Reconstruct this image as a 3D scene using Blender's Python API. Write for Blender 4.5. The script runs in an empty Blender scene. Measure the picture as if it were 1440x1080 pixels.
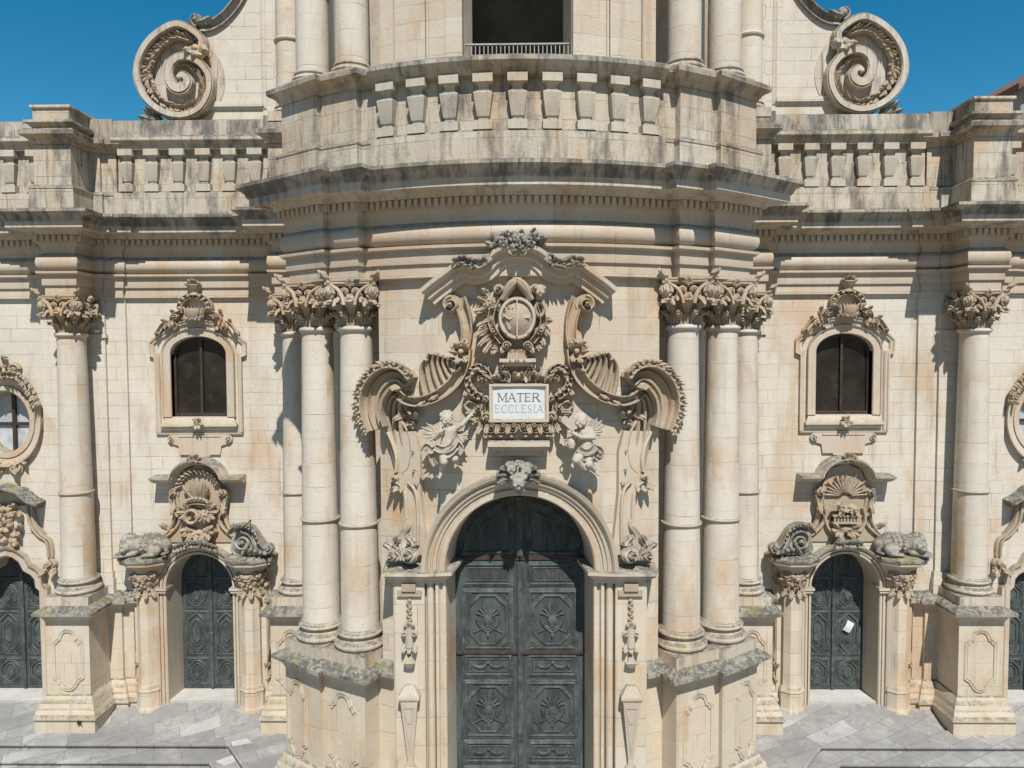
import bpy, bmesh, math, random
from math import sin, cos, pi, radians as R_, sqrt, atan2, hypot
from mathutils import Vector, Matrix, noise

random.seed(7)
S = bpy.context.scene
COL = S.collection

# ------------------------------------------------------------------ camera
cam = bpy.data.objects.new('camera', bpy.data.cameras.new('camera'))
COL.objects.link(cam); S.camera = cam
PITCH, YAW, ROLL, CAMX, CAMZ = R_(2.513), R_(0.753), R_(-0.263), 0.052, 10.35
def _axes():
    cp, sp, cy, sy, cr, sr = cos(PITCH), sin(PITCH), cos(YAW), sin(YAW), cos(ROLL), sin(ROLL)
    B = Matrix(((cy, -sy, 0), (sy, cy, 0), (0, 0, 1))) @ Matrix(((1, 0, 0), (0, cp, sp), (0, -sp, cp)))
    r, f, u = B.col[0].copy(), B.col[1].copy(), B.col[2].copy()
    return cr*r + sr*u, f, cr*u - sr*r
RT, FW, UP = _axes()
cam.matrix_world = Matrix(((RT.x, UP.x, -FW.x, CAMX), (RT.y, UP.y, -FW.y, 0), (RT.z, UP.z, -FW.z, CAMZ), (0, 0, 0, 1)))
cam.data.sensor_width = 36; cam.data.lens = 25.0
cam.data.clip_start = .1; cam.data.clip_end = 2000

# ------------------------------------------------------------------ sky, sun
SUN_EL, SUN_AZ = R_(56), R_(10)            # azimuth measured from the facade normal towards +x
sdir = Vector((sin(SUN_AZ)*cos(SUN_EL), -cos(SUN_AZ)*cos(SUN_EL), sin(SUN_EL)))
W = bpy.data.worlds.new('World'); S.world = W; W.use_nodes = True
wn = W.node_tree; bg = wn.nodes['Background']
sky = wn.nodes.new('ShaderNodeTexSky'); sky.sky_type = 'NISHITA'; sky.sun_disc = False
sky.sun_elevation = SUN_EL; sky.sun_rotation = atan2(sdir.x, sdir.y)
sky.altitude = 400; sky.air_density = 1.0; sky.dust_density = 0.0; sky.ozone_density = 3.0
hsv = wn.nodes.new('ShaderNodeHueSaturation'); hsv.inputs['Saturation'].default_value = 1.4
hsv.inputs['Hue'].default_value = 0.480
wn.links.new(sky.outputs[0], hsv.inputs['Color']); wn.links.new(hsv.outputs[0], bg.inputs[0])
bg.inputs[1].default_value = 0.09
sun = bpy.data.objects.new('sun', bpy.data.lights.new('sun', 'SUN')); COL.objects.link(sun)
sun.data.energy = 5.0; sun.data.angle = R_(0.53); sun.data.color = (1.0, .955, .88)
sun.rotation_euler = (-sdir).to_track_quat('-Z', 'Y').to_euler(); sun.location = (10, -30, 60)
S.view_settings.view_transform = 'Standard'; S.view_settings.look = 'None'
S.view_settings.exposure = 0.25; S.view_settings.gamma = 1.0

# ------------------------------------------------------------------ materials
class NT:
    def __init__(s, name):
        s.m = bpy.data.materials.new(name); s.m.use_nodes = True
        s.t = s.m.node_tree; s.b = s.t.nodes['Principled BSDF']
    def n(s, typ, **kw):
        nd = s.t.nodes.new('ShaderNode' + typ)
        for k, v in kw.items(): setattr(nd, k, v)
        return nd
    def put(s, sock, v):
        if hasattr(v, 'is_output') or isinstance(v, bpy.types.NodeSocket): s.t.links.new(v, sock)
        else: sock.default_value = v
    def math(s, op, a, b=0.0, c=0.0, clamp=False):
        nd = s.n('Math', operation=op); nd.use_clamp = clamp
        s.put(nd.inputs[0], a); s.put(nd.inputs[1], b); s.put(nd.inputs[2], c)
        return nd.outputs[0]
    def ramp(s, v, lo, hi, a=0.0, b=1.0):
        nd = s.n('MapRange', interpolation_type='SMOOTHSTEP')
        for i, x in enumerate((v, lo, hi, a, b)): s.put(nd.inputs[i], x)
        return nd.outputs[0]
    def mix(s, f, a, b, blend='MIX'):
        nd = s.n('MixRGB', blend_type=blend)
        for i, x in enumerate((f, a, b)):
            if isinstance(x, tuple) and len(x) == 3: x = (*x, 1)
            s.put(nd.inputs[i], x)
        return nd.outputs[0]
    def vec(s, x, y, z):
        nd = s.n('CombineXYZ')
        for i, v in enumerate((x, y, z)): s.put(nd.inputs[i], v)
        return nd.outputs[0]
    def noise(s, v, scale, detail=4.0, rough=.6, dist=0.0):
        nd = s.n('TexNoise'); s.put(nd.inputs['Vector'], v)
        nd.inputs['Scale'].default_value = scale; nd.inputs['Detail'].default_value = detail
        nd.inputs['Roughness'].default_value = rough; nd.inputs['Distortion'].default_value = dist
        return nd.outputs['Fac']

def stone(name, base=(.60, .53, .42), joints='wall', stain=.55, lichen=.7, dirty=0.0, rough_bump=.5, warm=(.52, .34, .19), tint_all=0.0, row=.37, bw=.86):
    k = NT(name)
    g = k.n('NewGeometry'); pos = g.outputs['Position']
    sp = k.n('SeparateXYZ'); k.put(sp.inputs[0], pos); x, y, z = sp.outputs
    nsp = k.n('SeparateXYZ'); k.put(nsp.inputs[0], g.outputs['Normal'])
    nx = k.math('ABSOLUTE', nsp.outputs[0]); sel = k.math('GREATER_THAN', nx, .72)
    u = k.math('ADD', k.math('MULTIPLY', x, k.math('SUBTRACT', 1.0, sel)), k.math('MULTIPLY', y, sel))
    fine = k.noise(pos, 22, 5, .7)
    mid = k.noise(pos, 3.1, 6, .65)
    big = k.noise(pos, .45, 5, .6)
    col = k.mix(k.ramp(big, .3, .7), tuple(c*.93 for c in base), tuple(min(1, c*1.05) for c in base))
    bumpsrc = k.math('MULTIPLY', fine, .5)
    if joints:
        wob = k.math('MULTIPLY', k.math('SUBTRACT', mid, .5), .03)
        if joints == 'drum':
            v = k.vec(k.math('MULTIPLY', u, .02), k.math('ADD', z, wob), 0.0)
        else:
            v = k.vec(k.math('ADD', u, wob), k.math('ADD', z, wob), 0.0)
        br = k.n('TexBrick'); k.put(br.inputs['Vector'], v)
        br.offset = .43; br.squash = 1.25; br.squash_frequency = 3
        br.inputs['Color1'].default_value = (0, 0, 0, 1); br.inputs['Color2'].default_value = (1, 1, 1, 1)
        br.inputs['Mortar'].default_value = (.5, .5, .5, 1)
        br.inputs['Scale'].default_value = 1.0; br.inputs['Mortar Size'].default_value = .0065
        br.inputs['Mortar Smooth'].default_value = .25; br.inputs['Bias'].default_value = 0
        br.inputs['Brick Width'].default_value = bw if joints != 'drum' else 50
        br.inputs['Row Height'].default_value = row
        blk = k.n('SeparateXYZ'); k.put(blk.inputs[0], br.outputs['Color'])
        b = blk.outputs[0]
        col = k.mix(k.ramp(b, .0, 1.0, 0, .6), col, (base[0]*.95, base[1]*.905, base[2]*.83))
        col = k.mix(k.math('MULTIPLY', k.ramp(b, .66, .92), .35), col, (.70, .665, .59))
        # joints: open and dark in places, filled with pale mortar elsewhere
        jm = k.math('MULTIPLY', br.outputs['Fac'], k.ramp(k.noise(pos, 1.7, 3), .38, .62, .12, .85))
        col = k.mix(jm, col, k.mix(k.ramp(k.noise(pos, .9, 2), .45, .6), (.22, .16, .10), (.66, .61, .52)))
        bumpsrc = k.math('SUBTRACT', bumpsrc, k.math('MULTIPLY', br.outputs['Fac'], .9))
    # orange run-off stains, stretched downwards
    sv = k.vec(k.math('MULTIPLY', u, 1.0), k.math('MULTIPLY', y, .3), k.math('MULTIPLY', z, .42))
    st = k.noise(sv, .85, 6, .62, .4)
    col = k.mix(k.math('MULTIPLY', k.ramp(st, .48, .70), stain), col, warm)
    st2 = k.noise(pos, 1.6, 6, .7)
    col = k.mix(k.math('MULTIPLY', k.ramp(st2, .55, .75), stain*.6), col, (.56, .42, .28))
    stv = k.vec(k.math('MULTIPLY', u, 4.5), k.math('MULTIPLY', y, 1.0), k.math('MULTIPLY', z, .22))
    col = k.mix(k.math('MULTIPLY', k.math('MULTIPLY', k.ramp(k.noise(stv, 1.0, 5, .6), .52, .70), k.ramp(k.noise(pos, .5, 3), .40, .62)), .45), col, (.33, .26, .18))
    # pale, newly cleaned or patched areas
    col = k.mix(k.math('MULTIPLY', k.ramp(k.noise(pos, .8, 4), .58, .72), .35), col, (.70, .655, .565))
    # grey dry film
    gr = k.noise(sv, 1.3, 6, .7)
    col = k.mix(k.math('MULTIPLY', k.ramp(gr, .5, .72), .25 + tint_all), col, (.36, .345, .31))
    # small pits
    col = k.mix(k.math('MULTIPLY', k.math('MULTIPLY', k.ramp(k.noise(pos, 26, 3, .55), .63, .73), k.ramp(k.noise(pos, 1.4, 4), .40, .62, .1, 1.0)), .75), col, (.25, .19, .125))
    col = k.mix(k.math('MULTIPLY', k.ramp(k.noise(pos, 7, 6, .8), .56, .68), .35), col, (.40, .30, .19))
    if dirty > 0:
        dr = k.noise(k.vec(k.math('MULTIPLY', u, 6.0), y, k.math('MULTIPLY', z, .5)), 1.2, 6, .7)
        col = k.mix(k.math('MULTIPLY', k.ramp(dr, .54-.1*dirty, .66), min(1, dirty*1.1)), col, (.12, .115, .10))
        dv = k.vec(k.math('MULTIPLY', u, 1.4), y, k.math('MULTIPLY', z, .5))
        dn = k.noise(dv, 1.1, 7, .72)
        col = k.mix(k.math('MULTIPLY', k.ramp(dn, .60-.28*dirty, .74-.2*dirty), min(1, .55+.4*dirty)), col, (.095, .092, .085))
        col = k.mix(k.math('MULTIPLY', k.ramp(k.noise(pos, 6, 6, .75), .56, .68), .5), col, (.33, .32, .29))
    # lichen crust on the upward faces
    upf = k.ramp(nsp.outputs[2], .25, .75)
    ln = k.ramp(k.noise(pos, 4.2, 7, .75), .34, .56)
    lf = k.math('MULTIPLY', upf, k.math('MULTIPLY', k.math('ADD', k.math('MULTIPLY', ln, .5), .5), lichen))
    lc = k.mix(k.ramp(k.noise(pos, 9, 5, .7), .45, .6), (.105, .102, .088), (.27, .26, .22))
    lc = k.mix(k.math('MULTIPLY', k.ramp(k.noise(pos, 1.3, 5, .7), .52, .64), .75), lc, (.20, .19, .06))
    col = k.mix(lf, col, lc)
    col = k.mix(1.0, col, (.94, .935, .95), 'MULTIPLY')
    k.put(k.b.inputs['Base Color'], col)
    k.b.inputs['Roughness'].default_value = .92
    k.b.inputs['Specular IOR Level'].default_value = .15
    bp = k.n('Bump'); bp.inputs['Strength'].default_value = rough_bump; bp.inputs['Distance'].default_value = .03
    k.put(bp.inputs['Height'], k.math('ADD', bumpsrc, k.math('MULTIPLY', mid, .6)))
    k.t.links.new(bp.outputs[0], k.b.inputs['Normal'])
    return k.m

M = {}
M['wall'] = stone('ashlar limestone', (.655, .61, .525), 'wall', .6)
M['cwall'] = stone('warm ashlar limestone', (.58, .505, .40), 'wall', .9)
M['drum'] = stone('column drum limestone', (.635, .585, .495), 'drum', .85, row=.56)
M['trim'] = stone('moulded limestone', (.56, .485, .38), None, .8)
M['frieze'] = stone('jointed moulded limestone', (.55, .47, .37), 'wall', .6, bw=1.3, row=3.0)
M['carve'] = stone('carved limestone', (.44, .355, .255), None, .75, lichen=.45, rough_bump=.9)
M['statue'] = stone('pale carved limestone', (.50, .445, .36), None, .45, lichen=.35, rough_bump=.6)
M['grey'] = stone('lichened carved limestone', (.42, .39, .335), None, .3, lichen=1.0, dirty=.5, rough_bump=.9)
M['cyma'] = stone('weathered cornice limestone', (.43, .395, .335), 'wall', .45, lichen=1.0, dirty=.62, rough_bump=.9, bw=.8, row=3.0)
M['cornice'] = stone('rain washed cornice limestone', (.57, .505, .41), 'wall', .6, lichen=.9, dirty=.3, bw=.9, row=3.0)
M['parapet'] = stone('parapet limestone', (.56, .50, .40), 'wall', .75, lichen=1.0, dirty=.45, rough_bump=.8, tint_all=.1, row=.42, bw=.7)
M['baluster'] = stone('baluster limestone', (.54, .49, .40), None, .5, lichen=.9, dirty=.2)
M['pedestal'] = stone('pedestal limestone', (.61, .53, .41), 'wall', .8, lichen=.9, row=.62, bw=1.1)

def plain(name, col, rough=.6, metal=0.0, spec=.5, var=.3, scale=6.0, col2=None, f2=0.0, bump=.15, stretch=(1, 1, 1)):
    k = NT(name); g = k.n('NewGeometry'); pos = g.outputs['Position']
    mp = k.n('Mapping'); k.put(mp.inputs['Vector'], pos); mp.inputs['Scale'].default_value = stretch
    nn = k.noise(mp.outputs[0], scale, 6, .7)
    c = k.mix(k.ramp(nn, .3, .7), tuple(a*(1-var) for a in col), tuple(min(1, a*(1+var)) for a in col))
    if col2:
        c = k.mix(k.math('MULTIPLY', k.ramp(k.noise(mp.outputs[0], scale*1.7, 6, .75), .53, .68), f2), c, col2)
    k.put(k.b.inputs['Base Color'], c)
    k.b.inputs['Roughness'].default_value = rough; k.b.inputs['Metallic'].default_value = metal
    k.b.inputs['Specular IOR Level'].default_value = spec
    bp = k.n('Bump'); bp.inputs['Strength'].default_value = bump; bp.inputs['Distance'].default_value = .01
    k.put(bp.inputs['Height'], k.noise(mp.outputs[0], scale*6, 4, .7)); k.t.links.new(bp.outputs[0], k.b.inputs['Normal'])
    return k.m
M['door'] = plain('weathered green door paint', (.060, .073, .072), .7, spec=.22, var=.4, scale=1.6, col2=(.12, .135, .125), f2=.6, bump=.5, stretch=(3, 3, .7))
M['doordark'] = plain('worn door mouldings', (.070, .082, .078), .7, spec=.22, var=.45, scale=3, col2=(.19, .185, .16), f2=.6, bump=.5)
M['rust'] = plain('rusty iron', (.055, .036, .03), .8, var=.4, scale=8)
M['iron'] = plain('dark iron', (.03, .03, .032), .55, var=.3, scale=8)
M['rail'] = plain('galvanised railing', (.32, .31, .29), .5, metal=.4, var=.2)
M['wood'] = plain('brown window wood', (.045, .030, .022), .5, var=.4, scale=5, stretch=(3, 3, .5))
M['glass'] = plain('dark window glass', (.026, .021, .017), .14, spec=.5, col2=(.06, .052, .045), f2=.5, var=.4, bump=.03, scale=1.2)  # paler patches in the colour stand in for faint reflections
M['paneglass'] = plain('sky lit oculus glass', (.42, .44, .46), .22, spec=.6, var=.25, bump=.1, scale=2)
M['marble'] = plain('white marble', (.60, .615, .61), .5, var=.06, scale=3, col2=(.5, .5, .48), f2=.25)
M['ink'] = plain('faded dark letter paint', (.10, .095, .085), .8, var=.4, scale=30)
M['faint'] = plain('worn engraved letter', (.36, .36, .345), .85, var=.2, scale=30)
M['bronze'] = plain('dull red letter', (.062, .044, .040), .6, var=.3, scale=20)
M['paper'] = plain('white paper', (.60, .63, .66), .7, var=.03)
M['green'] = plain('weed leaf', (.05, .10, .025), .7, var=.4, scale=20)
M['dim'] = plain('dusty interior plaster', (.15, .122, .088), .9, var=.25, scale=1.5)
M['plaster'] = plain('grey house plaster', (.36, .33, .29), .9, var=.2, scale=1.0)
M['tile'] = plain('brown roof tile', (.16, .085, .055), .85, var=.4, scale=5)

def paving():
    k = NT('grey stone paving'); g = k.n('NewGeometry'); pos = g.outputs['Position']
    sp = k.n('SeparateXYZ'); k.put(sp.inputs[0], pos); x, y, z = sp.outputs
    a = R_(28)
    uu = k.math('ADD', k.math('MULTIPLY', x, cos(a)), k.math('MULTIPLY', y, sin(a)))
    vv = k.math('SUBTRACT', k.math('MULTIPLY', y, cos(a)), k.math('MULTIPLY', x, sin(a)))
    br = k.n('TexBrick'); k.put(br.inputs['Vector'], k.vec(uu, vv, 0.0)); br.offset = .4; br.squash = 1.4; br.squash_frequency = 3
    br.inputs['Color1'].default_value = (0, 0, 0, 1); br.inputs['Color2'].default_value = (1, 1, 1, 1); br.inputs['Mortar'].default_value = (.3, .3, .3, 1)
    br.inputs['Scale'].default_value = 1; br.inputs['Brick Width'].default_value = 1.05; br.inputs['Row Height'].default_value = .52
    br.inputs['Mortar Size'].default_value = .006; br.inputs['Mortar Smooth'].default_value = .2
    s2 = k.n('SeparateXYZ'); k.put(s2.inputs[0], br.outputs['Color'])
    c = k.mix(k.ramp(s2.outputs[0], .15, .85), (.275, .27, .262), (.375, .368, .355))
    c = k.mix(k.math('MULTIPLY', k.ramp(s2.outputs[0], .82, .9), .45), c, (.50, .50, .495))
    n1 = k.noise(pos, 1.1, 7, .72); n2 = k.noise(pos, 5, 6, .75)
    c = k.mix(k.math('MULTIPLY', k.ramp(n1, .45, .65), .5), c, (.48, .47, .455))
    c = k.mix(k.math('MULTIPLY', k.ramp(n2, .52, .7), .45), c, (.19, .185, .18))
    c = k.mix(k.math('MULTIPLY', k.ramp(k.noise(pos, .6, 4), .55, .7), .3), c, (.42, .36, .28))
    c = k.mix(k.math('MULTIPLY', k.ramp(k.noise(pos, 30, 2), .70, .76), .6), c, (.12, .11, .1))
    c = k.mix(k.math('MULTIPLY', k.ramp(k.noise(pos, 2.2, 7, .8, .8), .52, .62), .5), c, (.17, .165, .16))
    c = k.mix(k.math('MULTIPLY', k.ramp(k.noise(pos, 1.6, 6, .75, .6), .55, .66), .45), c, (.52, .51, .49))
    c = k.mix(k.math('MULTIPLY', br.outputs['Fac'], .75), c, (.12, .112, .105))
    c = k.mix(k.math('MULTIPLY', k.ramp(k.noise(pos, .35, 5, .65), .42, .6), .5), c, (.20, .197, .20))
    c = k.mix(1.0, c, (.87, .86, .85), 'MULTIPLY')
    k.put(k.b.inputs['Base Color'], c); k.b.inputs['Roughness'].default_value = .85; k.b.inputs['Specular IOR Level'].default_value = .2
    bp = k.n('Bump'); bp.inputs['Strength'].default_value = .4; bp.inputs['Distance'].default_value = .015
    k.put(bp.inputs['Height'], k.math('SUBTRACT', n2, br.outputs['Fac'])); k.t.links.new(bp.outputs[0], k.b.inputs['Normal'])
    return k.m
M['paving'] = paving()
M['slab'] = plain('pale step slab', (.43, .415, .385), .85, var=.12, scale=2, col2=(.38, .37, .35), f2=.5)
M['square'] = plain('pale town square paving', (.22, .19, .15), .9, var=.2, scale=.5)
M['hill'] = plain('dry hillside', (.17, .14, .09), .95, var=.4, scale=.03)

# ------------------------------------------------------------------ mesh helpers
class MB:
    def __init__(s): s.v = []; s.f = []; s.m = []
    def add(s, vs, fs, mi=0):
        o = len(s.v); s.v += [tuple(p) for p in vs]
        s.f += [tuple(i+o for i in f) for f in fs]; s.m += [mi]*len(fs)
    def grid(s, rows, mi=0, cu=False, cv=False, mis=None):
        n, m = len(rows), len(rows[0]); vs = [p for r in rows for p in r]; o = len(s.v)
        s.v += [tuple(p) for p in vs]
        for i in range(n if cu else n-1):
            for j in range(m if cv else m-1):
                a, b = i, (i+1) % n; c, d = j, (j+1) % m
                s.f.append((o+a*m+c, o+b*m+c, o+b*m+d, o+a*m+d)); s.m.append(mis[j] if mis else mi)
    def box(s, x0, x1, y0, y1, z0, z1, mi=0, M4=None):
        vs = [Vector((x, y, z)) for z in (z0, z1) for y in (y0, y1) for x in (x0, x1)]
        if M4: vs = [M4 @ v for v in vs]
        s.add(vs, [(0, 2, 3, 1), (4, 5, 7, 6), (0, 1, 5, 4), (2, 6, 7, 3), (0, 4, 6, 2), (1, 3, 7, 5)], mi)
    def frustum(s, c, w0, d0, w1, d1, z0, z1, rot=0.0, mi=0):
        vs = []
        for z, w, d in ((z0, w0, d0), (z1, w1, d1)):
            for a, b in ((-1, -1), (1, -1), (1, 1), (-1, 1)):
                x, y = a*w/2, b*d/2
                vs.append((c[0]+x*cos(rot)-y*sin(rot), c[1]+x*sin(rot)+y*cos(rot), z))
        s.add(vs, [(3, 2, 1, 0), (4, 5, 6, 7)] + [(i, (i+1) % 4, 4+(i+1) % 4, 4+i) for i in range(4)], mi)
    def lathe(s, c, prof, n=40, mi=0, a0=0, a1=2*pi):
        full = abs(a1-a0-2*pi) < 1e-6
        rows = []
        for i in range(n if full else n+1):
            a = a0+(a1-a0)*i/n
            rows.append([(c[0]+r*cos(a), c[1]+r*sin(a), c[2]+z) for r, z in prof])
        s.grid(rows, mi, cu=full)
    def tube(s, pts, r, n=8, mi=0):
        pts = [Vector(p) for p in pts]; rows = []
        for i, p in enumerate(pts):
            t = (pts[min(i+1, len(pts)-1)]-pts[max(i-1, 0)]).normalized()
            a = t.cross(Vector((.31, .2, .93))).normalized(); b = t.cross(a)
            rr = r[i] if isinstance(r, (list, tuple)) else r
            rows.append([p+rr*(cos(2*pi*k/n)*a+sin(2*pi*k/n)*b) for k in range(n)])
        s.grid(rows, mi, cv=True)
        s.add(rows[0], [tuple(range(n))], mi); s.add(rows[-1], [tuple(range(n))[::-1]], mi)
    def ball(s, c, r, mi=0, n=10, m=7, sq=(1, 1, 1), bump=0.0, rot=None):
        c = Vector(c); rows = []
        for i in range(m+1):
            th = pi*i/m; row = []
            for j in range(n):
                ph = 2*pi*j/n; d = Vector((sin(th)*cos(ph)*sq[0], sin(th)*sin(ph)*sq[1], cos(th)*sq[2]))
                if rot: d = rot @ d
                q = r*(1+bump*noise.noise(d*2.3+c*3.7)) if bump else r
                row.append(c+d*q)
            rows.append(row)
        s.grid(rows, mi, cv=True)
    def build(s, name, mat, parent=None, ang=38, recalc=True, loc=None, rot=0.0):
        me = bpy.data.meshes.new(name); me.from_pydata([tuple(v) for v in s.v], [], s.f)
        for mm in (mat if isinstance(mat, (list, tuple)) else [mat]): me.materials.append(mm)
        me.polygons.foreach_set('material_index', s.m)
        bm = bmesh.new(); bm.from_mesh(me)
        bmesh.ops.remove_doubles(bm, verts=bm.verts, dist=1e-5)
        if recalc: bmesh.ops.recalc_face_normals(bm, faces=bm.faces)
        bm.to_mesh(me); bm.free()
        if ang > 0: me.shade_smooth(); me.set_sharp_from_angle(angle=R_(ang))
        o = bpy.data.objects.new(name, me); COL.objects.link(o)
        if loc: o.location = loc
        o.rotation_euler.z = rot
        put(o, parent); return o
ORIGIN = {}
def put(o, parent):
    if parent is None: return
    o.parent = parent
    l = ORIGIN.get(parent.name)
    if l is not None: o.matrix_parent_inverse = l
def empty(name, loc, label=None, cat=None, group=None, parent=None):
    o = bpy.data.objects.new(name, None); COL.objects.link(o); o.location = loc; o.empty_display_size = .3
    ORIGIN[o.name] = Matrix.Translation(-Vector(loc))
    put(o, parent)
    if label: tag(o, label, cat, group)
    return o
def tag(o, label=None, cat=None, group=None, kind=None):
    if label: o['label'] = label
    if cat: o['category'] = cat
    if group: o['group'] = group
    if kind: o['kind'] = kind
    return o
def mesh_copy(src, parent, loc, rot, name=None):
    o = src.copy(); COL.objects.link(o); o.location = loc; o.rotation_euler.z = rot
    o.parent = None; o.matrix_parent_inverse = Matrix(); put(o, parent)
    return o
def part_under(child, mesh_parent, ploc, prot):
    """parent to a mesh that itself sits at ploc / prot"""
    child.parent = mesh_parent
    child.matrix_parent_inverse = (Matrix.Translation(ploc) @ Matrix.Rotation(prot, 4, 'Z')).inverted()

def sweep_plan(mb, path, prof, mis=None, cap=True):
    """moulding profile [(outward, z)] run along a plan path given left to right (outward = towards the square)"""
    P = [Vector(p) for p in path]; rows = []
    nn = []
    for a, b in zip(P[:-1], P[1:]):
        d = (b-a).normalized(); nn.append(Vector((d.y, -d.x)))
    for i, p in enumerate(P):
        if i == 0: mv = nn[0]
        elif i == len(P)-1: mv = nn[-1]
        else: mv = (nn[i-1]+nn[i])/max(.25, 1+nn[i-1].dot(nn[i]))
        rows.append([(p.x+mv.x*d, p.y+mv.y*d, z) for d, z in prof])
    mb.grid(rows, mis=mis)
    if cap:
        mb.add(rows[0], [tuple(range(len(prof)))]); mb.add(rows[-1], [tuple(range(len(prof)))[::-1]])

def flat(Y): return lambda x, z, h: (x, Y-h, z)
CC = Vector((0.0, 23.15))
def curved(R): 
    def f(x, z, h):
        a = math.asin(max(-.95, min(.95, x/R)))
        return (CC.x+(R+h)*sin(a), CC.y-(R+h)*cos(a), z)
    return f
def flip(f, on=True): return (lambda x, z, h: f(-x, z, h)) if on else f
def shift(f, dx, dz=0.0, s=1): return lambda x, z, h: f(dx+s*x, z+dz, h)

def normals2(pts, closed=False):
    n = len(pts); out = []
    for i in range(n):
        a = pts[(i-1) % n] if closed or i > 0 else pts[i]
        b = pts[(i+1) % n] if closed or i < n-1 else pts[i]
        p = pts[i]
        def un(q, r):
            d = hypot(r[0]-q[0], r[1]-q[1]); return ((r[0]-q[0])/d, (r[1]-q[1])/d) if d > 1e-9 else None
        d1, d2 = un(a, p), un(p, b); d1 = d1 or d2; d2 = d2 or d1
        n1, n2 = (-d1[1], d1[0]), (-d2[1], d2[0])
        k = max(.35, 1+n1[0]*n2[0]+n1[1]*n2[1])
        out.append(((n1[0]+n2[0])/k, (n1[1]+n2[1])/k))
    return out
def relief(mb, pts, prof, mf, closed=False, mi=0):
    """profile [(sideways, proud)] run along a line drawn on a wall"""
    N = normals2(pts, closed)
    rows = [[mf(p[0]+n[0]*s, p[1]+n[1]*s, h) for s, h in prof] for p, n in zip(pts, N)]
    mb.grid(rows, mi, cu=closed)
    if not closed:
        mb.add(rows[0], [tuple(range(len(prof)))], mi); mb.add(rows[-1], [tuple(range(len(prof)))[::-1]], mi)
ROUND = [(-1, -.1), (-1, .45), (-.85, .72), (-.5, .94), (0, 1.02), (.5, .94), (.85, .72), (1, .45), (1, -.1)]
RIB = [(-1, -.1), (-1, 1), (-.82, 1), (-.76, .72), (-.4, .58), (0, .54), (.4, .58), (.76, .72), (.82, 1), (1, 1), (1, -.1)]
RIBS = [(-1, -.1), (-1, .85), (-.9, 1), (-.78, 1), (-.74, .7), (-.58, .55), (-.42, .72), (-.36, .5), (-.1, .42), (.1, .46), (.16, .66), (.32, .66), (.38, .5), (.6, .6), (.76, .8), (.8, 1.05), (1, 1.05), (1, -.1)]
def band(mb, pts, w, H, mf, prof=ROUND, h0=0.0, mi=0):
    n = len(pts); N = normals2(pts); rows = []
    for i, (p, q) in enumerate(zip(pts, N)):
        t = i/(n-1); ww = w(t) if callable(w) else w; hh = H(t) if callable(H) else H
        b = h0(t) if callable(h0) else h0
        rows.append([mf(p[0]+q[0]*ww*u, p[1]+q[1]*ww*u, b+hh*k) for u, k in prof])
    mb.grid(rows, mi)
    mb.add(rows[0], [tuple(range(len(prof)))], mi); mb.add(rows[-1], [tuple(range(len(prof)))[::-1]], mi)
def smooth(pts, k=6):
    out = []
    n = len(pts)
    for i in range(n-1):
        p0, p1, p2, p3 = pts[max(0, i-1)], pts[i], pts[i+1], pts[min(n-1, i+2)]
        for j in range(k):
            t = j/k
            out.append(tuple(.5*((2*p1[d])+(-p0[d]+p2[d])*t+(2*p0[d]-5*p1[d]+4*p2[d]-p3[d])*t*t+(-p0[d]+3*p1[d]-3*p2[d]+p3[d])*t**3) for d in (0, 1)))
    out.append(tuple(pts[-1])); return out
def spiral(cx, cz, r0, r1, a0, a1, n=30, p=1.0):
    return [(cx+(r0+(r1-r0)*(i/n)**p)*cos(a0+(a1-a0)*i/n), cz+(r0+(r1-r0)*(i/n)**p)*sin(a0+(a1-a0)*i/n)) for i in range(n+1)]
def volute(mb, cx, cz, r, mf, a0=pi/2, turns=1.6, sgn=1, H=.12, w=None, h0=0.0, mi=0):
    w = w or r*.24
    pts = spiral(cx, cz, r-w, r*.14, a0, a0+sgn*turns*2*pi, int(18*turns))
    band(mb, pts, lambda t: w*(1-.62*t), lambda t: H*(.75+.5*t), mf, ROUND, h0, mi)
    disc(mb, cx, cz, r*.92, H*.45, mf, h0, mi)
    eye = [[mf(cx+r*.2*cos(a)*q, cz+r*.2*sin(a)*q, h0+H*(1.0+.55*(1-q*q))) for q in (1.0, .6, .02)] for a in [k*pi/5 for k in range(10)]]
    mb.grid(eye, mi, cu=True)
def disc(mb, cx, cz, r, H, mf, h0=0.0, mi=0, n=20, sx=1.0, dome=0.0):
    rows = [[mf(cx+sx*q*cos(2*pi*k/n), cz+q*sin(2*pi*k/n), h) for q, h in ((r, h0-.02), (r, h0+H), (r*.7, h0+H+dome*.5), (r*.35, h0+H+dome*.87), (.002, h0+H+dome))] for k in range(n)]
    mb.grid(rows, mi, cu=True)
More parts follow.
